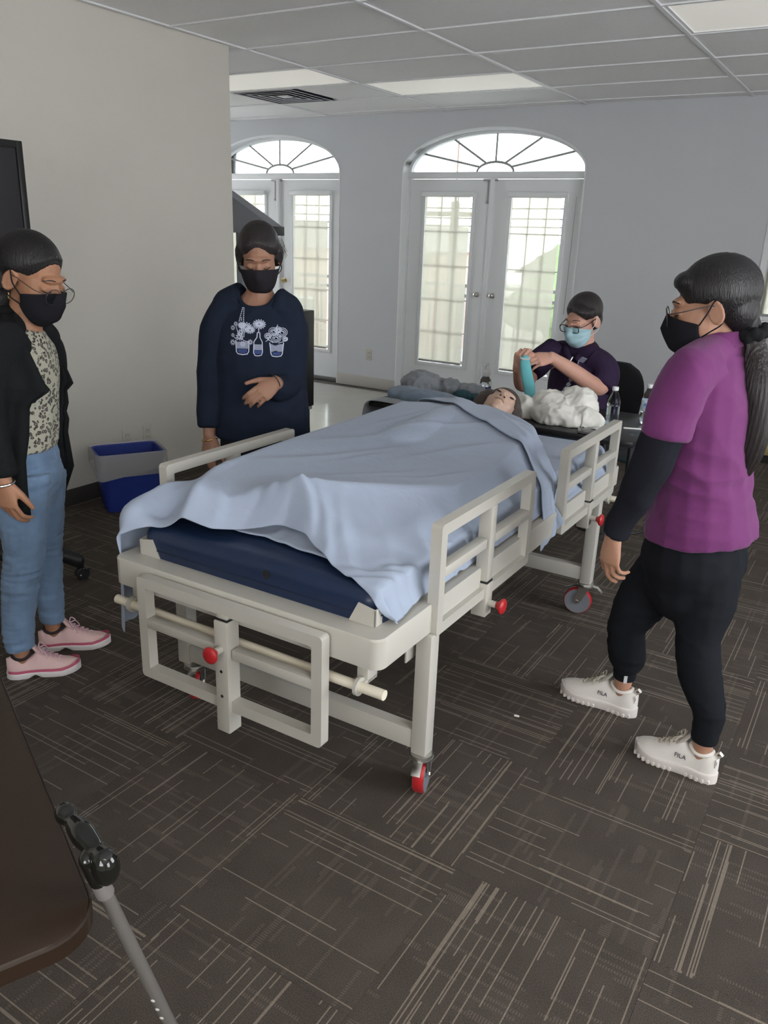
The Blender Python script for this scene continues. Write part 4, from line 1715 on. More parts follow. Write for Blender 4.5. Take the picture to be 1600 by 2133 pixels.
def RN(r, n, z=0.0):
    """direction from (to the right in the room view, away from the viewer, up) components"""
    return Vector((.8485 * r - .529 * n, .529 * r + .8485 * n, z))


def settle(root, base):
    """stand the root at its base and keep the parts where they were modelled"""
    root.location = base
    for c in root.children:
        c.location = c.location - Vector(base)


def person(label, group=None):
    p = empty('person')
    tag(p, label, 'person', group)
    return p


HAIRLINE = [(-.14, -.055), (-.07, -.052), (-.045, -.040), (-.02, -.034), (.012, -.006), (.03, .030), (.05, .052), (.066, .066), (.080, .085), (.088, .12)]
SKIN_A = skin_mat('skin_tan', (0.36, 0.18, 0.105))
SKIN_B = skin_mat('skin_brown', (0.33, 0.175, 0.115))
SKIN_C = skin_mat('skin_medium', (0.40, 0.215, 0.14))
SKIN_D = skin_mat('skin_pink', (0.52, 0.29, 0.22))
HAIR_BLACK = hair_mat('black_hair', (0.010, 0.009, 0.010))
HAIR_BROWN = hair_mat('dark_brown_hair', (0.020, 0.015, 0.016))
MASK_BLACK = fabric('black_mask_cloth', (0.012, 0.012, 0.016), .08, 400)
BLACK_KNIT = fabric('black_knit', (0.010, 0.011, 0.012), .25, 220, var=.2)
RIM = new_mat('dark_rim', (.03, .025, .03), .3)
GOLD = new_mat('gold', (.75, .55, .22), .22, metal=1)

# ------------------------------------------------------------------ woman in the black cardigan
PA = person('woman with glasses and black mask in black cardigan, jeans and pink sneakers')
SA = [shoe_matrix((-2.561, 1.555), (-2.403, 1.745)), shoe_matrix((-2.649, 1.756), (-2.469, 1.944))]
HA = head_matrix((-2.470, 1.760, 1.446), RN(.93, -.34), pitch=.36, s=1.13)
b = MB()
add_head(b, HA)
LAT = (-.6, .8, 0)
limb(b, [(-2.485, 1.752, 1.410, 0.05, 0.054), (-2.500, 1.742, 1.331, 0.052, 0.055), (-2.512, 1.735, 1.267, 0.075, 0.06), (-2.520, 1.730, 1.186, 0.13, 0.085), (-2.526, 1.726, 1.086, 0.13, 0.09), (-2.533, 1.722, 0.950, 0.1, 0.07), (-2.550, 1.712, 0.809, 0.11, 0.075), (-2.556, 1.708, 0.737, 0.1, 0.07)], side=LAT)
limb(b, [(-2.435, 1.641, 1.235, 0.05), (-2.443, 1.578, 1.209, 0.045), (-2.440, 1.521, 1.030, 0.042), (-2.395, 1.502, 0.882, 0.032), (-2.366, 1.502, 0.817, 0.026)])
limb(b, [(-2.588, 1.829, 1.202, 0.05), (-2.588, 1.864, 1.165, 0.045), (-2.608, 1.864, 0.951, 0.042), (-2.603, 1.855, 0.693, 0.028)])
limb(b, [(-2.494, 1.653, 0.788, 0.07), (-2.487, 1.622, 0.502, 0.05), (-2.505, 1.599, 0.316, 0.045), (*ankle(SA[0], .17), .036), (*ankle(SA[0], .105), .031), (*ankle(SA[0], .05), .020)])
limb(b, [(-2.591, 1.781, 0.741, 0.07), (-2.622, 1.797, 0.442, 0.05), (-2.627, 1.800, 0.288, 0.042), (*ankle(SA[1], .17), .034), (*ankle(SA[1], .105), .031), (*ankle(SA[1], .05), .020)])
add_hand(b, hand_matrix((-2.366, 1.502, 0.817), (-2.360, 1.505, 0.689), RN(-.3, -.95)), ((.5, .5, .3), (.45, .5, .3), (.55, .5, .3), (.6, .5, .3)), thumb=(.35, .35, .2), side=-1, s=1.0)
fused_obj(b, .0042, 'body', SKIN_A, PA, 2)
h = MB()
fn = head_hair(HA, h, HAIRLINE, 1.02)
limb(h, [(-2.506, 1.739, 1.501, 0.055, 0.05), (-2.546, 1.715, 1.431, 0.052), (-2.582, 1.692, 1.344, 0.05), (-2.594, 1.662, 1.217, 0.045), (-2.604, 1.644, 1.088, 0.03)])
fused_obj(h, .0045, 'hair', HAIR_BLACK, PA, 3, disp=fn)
brows_and_lids(HA, PA)
face_mask(HA, MASK_BLACK, PA)
glasses(HA, RIM, PA, .027, .023, .0014, True, drop=.010)
e = MB()
for s in (1, -1):
    e.tube([HA @ Vector((s * .080, -.004, -.046)), HA @ Vector((s * .081, .0, -.054)), HA @ Vector((s * .080, .002, -.062))], [.0025, .0038, .003], n=8, round_ends=True)
e.build('earring', GOLD, PA)
# patterned blouse
LEOP = bpy.data.materials.new('leopard_print')
LEOP.use_nodes = True
nt = LEOP.node_tree
p = nt.nodes['Principled BSDF']
p.inputs['Roughness'].default_value = .85
tc = nt.nodes.new('ShaderNodeTexCoord')
nz = nt.nodes.new('ShaderNodeTexNoise')
nz.inputs['Scale'].default_value = 30
ad = nt.nodes.new('ShaderNodeMix')
ad.data_type = 'VECTOR'
ad.inputs['Factor'].default_value = .025
nt.links.new(tc.outputs['Object'], nz.inputs['Vector'])
nt.links.new(tc.outputs['Object'], ad.inputs['A'])
nt.links.new(nz.outputs['Color'], ad.inputs['B'])
vo = nt.nodes.new('ShaderNodeTexVoronoi')
vo.inputs['Scale'].default_value = 72
nt.links.new(ad.outputs['Result'], vo.inputs['Vector'])
rp = nt.nodes.new('ShaderNodeValToRGB')
cr = rp.color_ramp
cr.elements[0].position = 0.0
cr.elements[0].color = (.22, .19, .16, 1)
cr.elements[1].position = .60
cr.elements[1].color = (.40, .39, .31, 1)
for ps, c in ((.20, (.20, .17, .15, 1)), (.24, (.035, .035, .03, 1)), (.42, (.045, .042, .04, 1)), (.47, (.40, .39, .31, 1))):
    el = cr.elements.new(ps)
    el.color = c
nt.links.new(vo.outputs['Distance'], rp.inputs[0])
nt.links.new(rp.outputs[0], p.inputs['Base Color'])
m = MB()
limb(m, [(-2.491, 1.748, 1.277, 0.06, 0.05), (-2.508, 1.737, 1.219, 0.15, 0.082), (-2.513, 1.734, 1.137, 0.165, 0.09), (-2.520, 1.730, 1.036, 0.15, 0.09), (-2.523, 1.728, 0.933, 0.16, 0.088), (-2.526, 1.727, 0.877, 0.165, 0.084)], side=LAT, round_ends=False)
fused_obj(m, .006, 'blouse', LEOP, PA, 3, disp=folds(9, .006, (1, 1, .5), 3))
# jeans
DENIM = fabric('light_denim', (0.155, 0.24, 0.37), .25, 420, var=.28)
m = MB()
limb(m, [(-2.529, 1.725, 0.907, 0.125, 0.07), (-2.540, 1.718, 0.845, 0.155, 0.098), (-2.551, 1.711, 0.791, 0.165, 0.118), (-2.560, 1.706, 0.728, 0.16, 0.118)], side=LAT)
limb(m, [(-2.488, 1.650, 0.790, 0.098), (-2.487, 1.633, 0.626, 0.084), (-2.487, 1.622, 0.502, 0.069), (-2.504, 1.600, 0.355, 0.062), (*ankle(SA[0], .20), .054), (*ankle(SA[0], .115), .049)], round_ends=False)
limb(m, [(-2.592, 1.786, 0.740, 0.098), (-2.608, 1.794, 0.574, 0.08), (-2.622, 1.797, 0.442, 0.064), (-2.627, 1.800, 0.288, 0.056), (*ankle(SA[1], .21), .049), (*ankle(SA[1], .125), .045)], round_ends=False)


def jean_folds(co, no):
    v = np.array([noise.noise(Vector((p[0] * 9, p[1] * 9, p[2] * 38))) for p in co])
    w = np.array([noise.noise(Vector(p * 14)) for p in co])
    z = co[:, 2]
    k = .0016 + .0042 * np.exp(-((z - .44) / .10) ** 2) + .0032 * np.exp(-((z - .17) / .08) ** 2) + .004 * np.exp(-((z - .78) / .07) ** 2)
    return co + no * ((1 - np.abs(v) * 2) * k + w * .004)[:, None]


fused_obj(m, .0055, 'jeans', DENIM, PA, 3, disp=jean_folds)
# cardigan: back and sleeves, then two hanging front panels
m = MB()
shoulders(m, (-2.453, 1.607, 1.249), (-2.537, 1.720, 1.295), (-2.576, 1.848, 1.227), .060, .062, .0)
limb(m, [(-2.540, 1.718, 1.266, 0.1, 0.065), (-2.556, 1.708, 1.184, 0.175, 0.1), (-2.567, 1.702, 1.051, 0.175, 0.105), (-2.575, 1.697, 0.914, 0.185, 0.11), (-2.593, 1.686, 0.789, 0.19, 0.11), (-2.606, 1.678, 0.717, 0.19, 0.1)], side=LAT, round_ends=False)
limb(m, [(-2.438, 1.640, 1.266, 0.065), (-2.430, 1.574, 1.219, 0.068), (-2.435, 1.518, 1.032, 0.062), (-2.396, 1.501, 0.898, 0.05), (-2.373, 1.503, 0.833, 0.043)], round_ends=False)
limb(m, [(-2.569, 1.829, 1.238, 0.05), (-2.593, 1.873, 1.163, 0.06), (-2.611, 1.874, 0.949, 0.055), (-2.613, 1.867, 0.764, 0.048)], round_ends=False)
fused_obj(m, .0065, 'cardigan', BLACK_KNIT, PA, 4, disp=folds(7, .010, (1, 1, .4), 8))


def panel(rows, name, mat, parent, nsub=5, across=8, wave=.006, thick=.004):
    def lin(P):
        out = []
        for a, c in zip(P, P[1:]):
            out += [Vector(a).lerp(Vector(c), k / nsub) for k in range(nsub)]
        return out + [Vector(P[-1])]
    L, Rr = lin([r[0] for r in rows]), lin([r[1] for r in rows])
    n = len(L)

    def f(u, v):
        i = int(round(v * (n - 1)))
        a, c = Vector(L[i]), Vector(Rr[i])
        q = a.lerp(c, u)
        nrm = RN(-.2, -1)
        return q + nrm * (wave * math.sin(u * 14 + i * .05) + .004 * math.sin(u * 31))
    g = MB().grid(f, across, n - 1)
    o = g.build(name, mat, parent, 0)
    o.data.shade_smooth()
    s = o.modifiers.new('thickness', 'SOLIDIFY')
    s.thickness = thick
    return o


panel([((-2.511, 1.619, 1.330), (-2.462, 1.683, 1.334)), ((-2.457, 1.523, 1.244), (-2.375, 1.643, 1.251)), ((-2.449, 1.492, 1.180), (-2.318, 1.637, 1.178)), ((-2.444, 1.484, 1.144), (-2.294, 1.643, 1.126)), ((-2.446, 1.483, 1.128), (-2.279, 1.648, 1.108)), ((-2.452, 1.479, 1.075), (-2.341, 1.616, 1.061)),
       ((-2.454, 1.477, 1.051), (-2.354, 1.615, 1.043)), ((-2.459, 1.475, 0.957), (-2.364, 1.608, 0.950)), ((-2.471, 1.479, 0.865), (-2.379, 1.594, 0.861)), ((-2.483, 1.484, 0.788), (-2.383, 1.591, 0.764)), ((-2.434, 1.525, 0.753), (-2.389, 1.594, 0.658))], 'front_panel', BLACK_KNIT, PA)
panel([((-2.525, 1.815, 1.322), (-2.521, 1.829, 1.321)), ((-2.545, 1.844, 1.214), (-2.547, 1.889, 1.197)), ((-2.535, 1.855, 1.137), (-2.538, 1.912, 1.116)), ((-2.540, 1.858, 1.093), (-2.527, 1.925, 1.065)), ((-2.542, 1.858, 1.062), (-2.546, 1.908, 1.038)), ((-2.546, 1.855, 1.014), (-2.545, 1.908, 0.992)), ((-2.547, 1.854, 0.975), (-2.551, 1.899, 0.960)),
       ((-2.550, 1.853, 0.946), (-2.546, 1.902, 0.931)), ((-2.560, 1.846, 0.897), (-2.554, 1.897, 0.880)), ((-2.575, 1.837, 0.842), (-2.550, 1.899, 0.821)), ((-2.586, 1.830, 0.749), (-2.550, 1.905, 0.748)), ((-2.599, 1.823, 0.645), (-2.589, 1.875, 0.623)), ((-2.602, 1.821, 0.625), (-2.601, 1.856, 0.601))], 'front_panel', BLACK_KNIT, PA)
MB().tube([Vector((-2.366, 1.502, 0.812)) + Vector((.030 * math.cos(a), .030 * math.sin(a), .004 * math.sin(a))) for a in np.linspace(0, 2 * math.pi, 21)], .0045, n=8).build('bracelet', STEEL, PA)
PINK = fabric('pale_pink_mesh', (0.70, 0.49, 0.47), .2, 500)
SOLE_W = new_mat('white_foam', (0.66, 0.63, 0.62), .6)
ROSE = new_mat('rose_stripe', (0.50, 0.10, 0.17), .5)
LACE_P = new_mat('pink_lace', (0.66, 0.45, 0.52), .8)
for M, L in SA:
    make_shoe('sneaker', M, L, PINK, SOLE_W, LACE_P, ROSE, parent=PA, lining=new_mat('dark_lining', (.03, .02, .025), .9))
settle(PA, (-2.545, 1.715, 0))

# ------------------------------------------------------------------ woman in the navy sweatshirt
PB = person('woman in black mask and navy sweatshirt printed with three flower jars')
HB = head_matrix((-2.246, 2.650, 1.517), RN(.10, -1), pitch=.42, roll=.03, s=1.04)
LAT = RN(1, .0)
b = MB()
add_head(b, HB)
limb(b, [(-2.258, 2.666, 1.458, 0.052, 0.052), (-2.259, 2.665, 1.382, 0.055, 0.055), (-2.260, 2.665, 1.334, 0.1, 0.065), (-2.254, 2.656, 1.237, 0.15, 0.09), (-2.247, 2.649, 1.039, 0.14, 0.09), (-2.246, 2.649, 0.831, 0.15, 0.1), (-2.244, 2.650, 0.725, 0.14, 0.1)], side=LAT)
limb(b, [(-2.351, 2.586, 1.302, 0.05), (-2.395, 2.559, 1.213, 0.045), (-2.420, 2.544, 1.032, 0.04), (-2.414, 2.512, 0.872, 0.032), (-2.406, 2.493, 0.782, 0.027)])
limb(b, [(-2.176, 2.692, 1.310, 0.05), (-2.146, 2.710, 1.184, 0.045), (-2.135, 2.693, 1.036, 0.042), (-2.105, 2.595, 1.017, 0.034), (-2.066, 2.525, 1.043, 0.027)])
limb(b, [(-2.284, 2.626, 0.723, 0.08), (-2.292, 2.621, 0.434, 0.055), (-2.297, 2.618, 0.130, 0.035), (-2.298, 2.618, 0.070, 0.04)])
limb(b, [(-2.207, 2.673, 0.726, 0.08), (-2.206, 2.674, 0.438, 0.055), (-2.205, 2.675, 0.134, 0.035), (-2.205, 2.674, 0.074, 0.04)])
add_hand(b, hand_matrix((-2.406, 2.493, 0.782), (-2.390, 2.456, 0.612), RN(-.6, -.6, .1)), ((.25, .35, .25), (.3, .35, .25), (.35, .4, .3), (.4, .4, .3)), thumb=(.3, .3, .2), side=-1, s=1.05)
add_hand(b, hand_matrix((-2.061, 2.528, 1.045), (-2.099, 2.423, 0.985), RN(.45, -.75, .55)), ((.45, .6, .4), (.5, .65, .45), (.55, .65, .45), (.65, .65, .4)), spread=.03, thumb=(.45, .15, .1), side=1, s=.98)
fused_obj(b, .0042, 'body', SKIN_B, PB, 2)
h = MB()
fn = head_hair(HB, h, [(-.14, -.05), (-.07, -.04), (-.045, -.012), (-.02, .012), (.012, .024), (.03, .042), (.05, .055), (.066, .068), (.076, .085), (.086, .12)], 1.0, kx=.55)
for sg in (-1, 1):
    h.ell(HB @ Vector((sg * .066, -.022, -.004)), (.030, .042, .055), HB.to_3x3())
limb(h, [HB @ Vector((0, -.09, .0)), HB @ Vector((0, -.12, -.03)), HB @ Vector((0, -.10, -.06))] and [(*(HB @ Vector(q)), r) for q, r in (((0, -.085, .0), .04), ((0, -.115, -.02), .045), ((0, -.10, -.06), .03))])
fused_obj(h, .0045, 'hair', HAIR_BROWN, PB, 3, disp=fn)
w = MB()
for k in range(7):
    z = -.01 + .012 * k
    w.tube(smooth_path([HB @ Vector((-.078, -.03, .03 + z * .5)), HB @ Vector((-.094, -.03, .012 + z * .6)), HB @ Vector((-.100 - .004 * (k % 3), -.03, -.02 + z * .5))], 4), .0008, n=4)
w.build('loose_strands', HAIR_BROWN, PB)
brows_and_lids(HB, PB)
MASK_B = fabric('charcoal_mask_cloth', (0.020, 0.018, 0.022), .08, 400)
face_mask(HB, MASK_B, PB)
NAVYK = fabric('navy_fleece', (0.0125, 0.0185, 0.034), .18, 260, var=.25)
m = MB()
limb(m, [(-2.260, 2.665, 1.334, 0.12, 0.085), (-2.261, 2.664, 1.272, 0.185, 0.105), (-2.249, 2.648, 1.159, 0.195, 0.118), (-2.244, 2.645, 1.019, 0.188, 0.122), (-2.243, 2.646, 0.875, 0.195, 0.125), (-2.245, 2.650, 0.778, 0.2, 0.125)], side=LAT, round_ends=False)
shoulders(m, (-2.364, 2.589, 1.311), (-2.269, 2.676, 1.367), (-2.168, 2.708, 1.311), .064, .070, .014)
limb(m, [(-2.323, 2.614, 1.313, 0.07), (-2.368, 2.587, 1.291, 0.068), (-2.398, 2.557, 1.193, 0.07), (-2.416, 2.546, 1.032, 0.064), (-2.412, 2.514, 0.893, 0.055), (-2.406, 2.499, 0.844, 0.044), (-2.403, 2.495, 0.822, 0.042)], round_ends=False)
limb(m, [(-2.199, 2.690, 1.318, 0.07), (-2.165, 2.710, 1.296, 0.07), (-2.147, 2.709, 1.180, 0.074), (-2.134, 2.682, 1.038, 0.07), (-2.108, 2.605, 1.009, 0.058), (-2.097, 2.541, 1.029, 0.045)], round_ends=False)
NB = Vector((-2.259, 2.665, 1.384))
_f6 = folds(6, .011, (1, 1, .6), 21)


def neckline(co, no):
    """open a round neck at the front of the sweatshirt"""
    co = _f6(co, no)
    d = co - np.array(NB)
    ex = d @ np.array(RN(1, 0))
    ey = d @ np.array(RN(0, 1))
    e = (ex / .098) ** 2 + (ey / .098) ** 2
    w = np.clip((1 - e) / .35, 0, 1) * (d[:, 2] > -.16)
    co[:, 2] -= .055 * w
    return co - no * (.018 * w)[:, None]


swt = fused_obj(m, .006, 'sweatshirt', NAVYK, PB, 4, disp=neckline)
bpy.context.view_layer.update()
from mathutils.bvhtree import BVHTree
bvh = BVHTree.FromObject(swt, bpy.context.evaluated_depsgraph_get())
ring = []
for k in range(33):
    a = 2 * math.pi * k / 32
    o = NB + RN(.094 * math.cos(a), .094 * math.sin(a)) + Vector((0, 0, .3))
    hit, nrm, i_, d_ = bvh.ray_cast(o, Vector((0, 0, -1)), 1.0)
    ring.append((hit if hit is not None else o - Vector((0, 0, .3))) + Vector((0, 0, .002)))
for _ in range(2):
    ring = [(ring[k - 1] + ring[k] * 2 + ring[(k + 1) % 32]) / 4 for k in range(32)]
m = MB()
m.tube(ring + ring[:1], .0085, n=8)
m.build('neckband', NAVYK, PB)
PANTS_B = fabric('dark_trousers', (0.012, 0.013, 0.018), .15, 260)
m = MB()
limb(m, [(-2.245, 2.650, 0.831, 0.16, 0.11), (-2.246, 2.649, 0.724, 0.175, 0.12), (-2.247, 2.649, 0.648, 0.16, 0.11)], side=LAT)
limb(m, [(-2.290, 2.623, 0.679, 0.095), (-2.294, 2.620, 0.411, 0.075), (-2.299, 2.617, 0.130, 0.06)], round_ends=False)
limb(m, [(-2.203, 2.675, 0.683, 0.095), (-2.204, 2.675, 0.415, 0.075), (-2.205, 2.675, 0.134, 0.06)], round_ends=False)
fused_obj(m, .007, 'trousers', PANTS_B, PB, 3, disp=folds(8, .008, (1, 1, .5), 5))
for px in (-.055, .055):
    q = Vector((-2.245, 2.65, 0)) + RN(px, .07)
    M, L = shoe_matrix(q, q + RN(px * .3, -.25))
    make_shoe('shoe', M, L, DARK, BLACK, BLACK, parent=PB)
bg = MB()
bg.tube([Vector((-2.403, 2.489, 0.762)) + Vector((.033 * math.cos(a), .033 * math.sin(a), .006 * math.cos(a))) for a in np.linspace(0, 2 * math.pi, 21)], .0032, n=8)
bg.build('bangle', GOLD, PB)
c = Vector((-2.066, 2.519, 1.051))
ax = (Vector((-2.096, 2.425, 0.997)) - c).normalized()
u1 = ax.orthogonal().normalized()
u2 = ax.cross(u1)
MB().tube([c + u1 * .031 * math.cos(a) + u2 * .031 * math.sin(a) for a in np.linspace(0, 2 * math.pi, 21)], .0022, n=6).build('cord_bracelet', BLACK, PB)

# printed flower jars: thin ink shapes laid onto the cloth
INK_W = new_mat('white_ink', (0.50, 0.54, 0.66), .8)
INK_G = new_mat('grey_ink', (0.26, 0.29, 0.38), .8)
INK_B = new_mat('blue_ink', (0.035, 0.06, 0.19), .8)
PO = Vector((-1.921, 2.262, 1.261)) + RN(-.063, 0, -.045)           # origin of the print plane in front of the chest
PX, PZ, PD = RN(1, 0), Vector((0, 0, 1)), RN(0, 1)


def ink(m, x, z, lift=.0012):
    """print coordinates in mm from the middle of the chest -> point on the cloth"""
    o = PO + PX * (x * .001) + PZ * (z * .001)
    hit, nrm, i, d = bvh.ray_cast(o, PD, 1.5)
    if hit is None:
        return o + PD * .4
    if nrm.dot(PD) > 0:
        nrm = -nrm
    return hit + nrm * lift


def ink_line(m, pts, w, mat=0, lift=.0014):
    pts = [Vector((p[0], p[1])) for p in pts]
    vs = []
    for i, p in enumerate(pts):
        a, c = pts[max(0, i - 1)], pts[min(len(pts) - 1, i + 1)]
        d = (c - a).normalized() if (c - a).length > 0 else Vector((1, 0))
        n = Vector((-d.y, d.x)) * w / 2
        vs.append((m.bm.verts.new(ink(m, p.x + n.x, p.y + n.y, lift)), m.bm.verts.new(ink(m, p.x - n.x, p.y - n.y, lift))))
    for (a, b1), (c, d1) in zip(vs, vs[1:]):
        f = m.bm.faces.new((a, b1, d1, c))
        f.material_index = mat


def ink_fill(m, poly, mat, lift=.0010):
    cx, cz = sum(p[0] for p in poly) / len(poly), sum(p[1] for p in poly) / len(poly)
    rows = []
    for k in (1, .66, .33):
        rows.append([m.bm.verts.new(ink(m, cx + (p[0] - cx) * k, cz + (p[1] - cz) * k, lift)) for p in poly])
    for a, c in zip(rows, rows[1:]):
        m.bridge(a, c, mat)
    m.cap(rows[-1], mat)


def circ(x, z, r, n=14, sq=1.0):
    return [(x + r * math.cos(2 * math.pi * k / n), z + r * sq * math.sin(2 * math.pi * k / n)) for k in range(n)]


def daisy(m, x, z, r, petals=11, sq=.9, core=.32):
    for k in range(petals):
        a = 2 * math.pi * k / petals
        for dd in (-.16, .16):
            ink_line(m, [(x + core * r * math.cos(a), z + core * r * sq * math.sin(a)), (x + .7 * r * math.cos(a + dd), z + .7 * r * sq * math.sin(a + dd)), (x + r * math.cos(a), z + r * sq * math.sin(a))], min(2.2, r * .13))
    c = circ(x, z, core * r * .9, 12, sq)
    ink_line(m, c + c[:1], min(2.6, r * .2))


def jar(m, x, z0, z1, w0, w1, lv):
    """x centre, bottom z0, top z1, half widths, liquid level"""
    out = [(x - w1, z1), (x - w0, z0 + 12), (x - w0 * .78, z0 + 3), (x, z0), (x + w0 * .78, z0 + 3), (x + w0, z0 + 12), (x + w1, z1)]
    ink_line(m, out, 4.0)
    ink_fill(m, [(x - w1 * .92, z1 - 6), (x - w0 * .93, lv + 2), (x + w0 * .93, lv + 2), (x + w1 * .92, z1 - 6)], 1)
    ink_fill(m, [(x - w0 * .80, lv), (x - w0 * .66, z0 + 8), (x, z0 + 5), (x + w0 * .66, z0 + 8), (x + w0 * .80, lv)], 2)


m = MB()
# left jar with a bunch, middle bottle with one bloom, right jar with roses
jar(m, -63, -78, -22, 25, 27, -56)
jar(m, 73, -84, -28, 22, 27, -66)
ink_line(m, [(-4, 10), (-5, -8), (-17, -26), (-18, -70), (-12, -80), (2, -81), (13, -78), (17, -66), (16, -26), (7, -10), (6, 10), (-4, 10)], 3.6)
ink_fill(m, [(-16, -36), (-16, -58), (15, -58), (15, -36)], 1)
ink_fill(m, [(-16, -60), (-14, -74), (12, -74), (15, -60)], 2)
ink_line(m, [(1, 10), (2, 24)], 3.5)
daisy(m, 3, 42, 27, 15, .72)
daisy(m, 3, 42, 16, 10, .72)
for x, z, r in ((-104, 24, 10), (-103, -4, 8), (-103, -32, 12), (-32, -28, 11), (-62, -36, 12), (-92, 40, 9), (-76, -8, 15), (-70, 10, 12)):
    daisy(m, x, z, r, 9, 1.0, .45)
for x, z, r in ((-50, 30, 26), (-34, 20, 22), (-66, 36, 18)):
    daisy(m, x, z, r, 13, .72)
for x0, z0, x1, z1 in ((-66, -22, -92, 36), (-60, -22, -36, -28), (-58, -10, -50, 22), (-62, -20, -70, 66), (-84, -20, -100, -6)):
    ink_line(m, [(x0, z0), ((x0 + x1) / 2 - 3, (z0 + z1) / 2), (x1, z1)], 2.6)
for k in range(8):
    z = 52 + k * 7
    for s in (-1, 1):
        ink_fill(m, circ(-69 + s * (9 - k * .9) + k * .6, z, 2.6, 8), 0)
for x, z, r in ((70, -10, 20), (93, 12, 21), (60, 16, 18), (38, -2, 13), (106, -14, 10), (78, 22, 14)):
    for k in range(3):
        c = circ(x + k * .8, z - k * .6, r * (1 - .31 * k), 13, .85)
        ink_line(m, c + c[:1], 2.2)
    ink_line(m, [(x - r * .5, z), (x, z + r * .3), (x + r * .5, z - r * .1)], 3)
for x0, z0, x1, z1 in ((60, -28, 36, -14), (80, -30, 104, -22), (70, 24, 76, 42), (44, -14, 30, -24)):
    ink_line(m, [(x0, z0), (x1, z1)], 2.6)
m.build('flower_jar_print', [INK_W, INK_G, INK_B], PB, 0)
settle(PB, (-2.245, 2.65, 0))

# ------------------------------------------------------------------ woman in the purple polo seen from behind
PC = person('woman with long ponytail in purple polo and black leggings, seen from behind')
SC = [shoe_matrix((-0.210, 2.427), (-0.464, 2.455)), shoe_matrix((-0.530, 2.658), (-0.806, 2.674))]
HC = head_matrix((-0.461, 2.524, 1.455), RN(-.93, .36), pitch=.20, s=1.12)
LAT = (0, 1, 0)
b = MB()
add_head(b, HC)
limb(b, [(-0.441, 2.535, 1.409, 0.055, 0.056), (-0.425, 2.545, 1.348, 0.058, 0.058), (-0.429, 2.543, 1.306, 0.1, 0.07), (-0.431, 2.542, 1.235, 0.15, 0.085), (-0.421, 2.548, 1.061, 0.13, 0.09), (-0.408, 2.555, 0.878, 0.15, 0.11), (-0.403, 2.558, 0.751, 0.14, 0.1), (-0.399, 2.561, 0.670, 0.12, 0.09)], side=LAT)
limb(b, [(-0.454, 2.387, 1.280, 0.044), (-0.489, 2.307, 1.193, 0.046), (-0.512, 2.293, 1.033, 0.04), (-0.560, 2.300, 0.884, 0.032), (-0.594, 2.302, 0.789, 0.026)])
limb(b, [(-0.401, 2.712, 1.269, 0.052), (-0.419, 2.783, 1.080, 0.046), (-0.475, 2.772, 0.926, 0.04), (-0.522, 2.720, 0.795, 0.03)])
limb(b, [(-0.348, 2.510, 0.691, 0.06), (-0.331, 2.473, 0.446, 0.05), (-0.310, 2.463, 0.330, 0.044), (*ankle(SC[0], .19), .036), (*ankle(SC[0], .125), .032), (*ankle(SC[0], .06), .020)])
limb(b, [(-0.473, 2.610, 0.635, 0.055), (-0.578, 2.581, 0.369, 0.05), (-0.567, 2.611, 0.247, 0.046), (*ankle(SC[1], .19), .034), (*ankle(SC[1], .125), .032), (*ankle(SC[1], .06), .020)])
add_hand(b, hand_matrix((-0.593, 2.303, 0.792), (-0.597, 2.300, 0.676), RN(-.85, -.45)), ((.5, .75, .5), (.35, .45, .3), (.45, .6, .4), (.55, .7, .4)), thumb=(.25, .5, .3), side=1, s=1.0)
fused_obj(b, .0042, 'body', SKIN_C, PC, 2)
h = MB()
h.ell(HC @ Vector((0, .045, .070)), (.060, .050, .030), HC.to_3x3())
fn = head_hair(HC, h, [(-.14, -.055), (-.07, -.05), (-.045, -.034), (-.02, -.022), (.010, -.006), (.022, .045), (.04, .075), (.066, .085), (.085, .12)], 1.05)
limb(h, [(-0.397, 2.539, 1.459, 0.05), (-0.353, 2.542, 1.402, 0.034)])
fused_obj(h, .0045, 'hair', HAIR_BLACK, PC, 3, disp=fn)
m = MB()
limb(m, [(-0.351, 2.537, 1.396, 0.03, 0.028), (-0.331, 2.544, 1.344, 0.034, 0.032), (-0.303, 2.514, 1.255, 0.037, 0.034), (-0.287, 2.512, 1.146, 0.038, 0.032), (-0.286, 2.513, 1.061, 0.034, 0.026), (-0.287, 2.512, 0.995, 0.012, 0.012)], n=20)


def strands(co, no):
    ang = np.arctan2(co[:, 1] - co[:, 1].mean(), co[:, 0] - co[:, 0].mean())
    return co + no * (.0022 * np.sin(ang * 24 + 3 * np.sin(co[:, 2] * 9)))[:, None]


fused_obj(m, .0045, 'ponytail', hair_mat('dark_brown_ponytail', (.022, .018, .017), (70, 70, 4)), PC, 2, disp=strands)
m = MB()
c0 = Vector((-0.346, 2.541, 1.391))
for k in range(14):
    a = 2 * math.pi * k / 14
    m.ell(c0 + RN(.034 * math.cos(a), .034 * math.sin(a)) + Vector((0, 0, .01 * math.cos(a) + .004 * (-1) ** k)), (.017, .017, .019), u=10, v=7)
fused_obj(m, .004, 'scrunchie', BLACK_KNIT, PC, 2)
face_mask(HC, MASK_BLACK, PC)
glasses(HC, RIM, PC, .028, .024, .0015, True, drop=.004)
brows_and_lids(HC, PC)
PURPLE = fabric('purple_pique', (0.135, 0.026, 0.118), .2, 380, var=.12)
m = MB()
limb(m, [(-0.427, 2.544, 1.327, 0.1, 0.08), (-0.428, 2.543, 1.250, 0.172, 0.105), (-0.426, 2.545, 1.149, 0.185, 0.12), (-0.421, 2.547, 1.046, 0.172, 0.122), (-0.413, 2.553, 0.940, 0.172, 0.132), (-0.404, 2.558, 0.847, 0.19, 0.153), (-0.398, 2.562, 0.777, 0.198, 0.166)], side=LAT, round_ends=False)
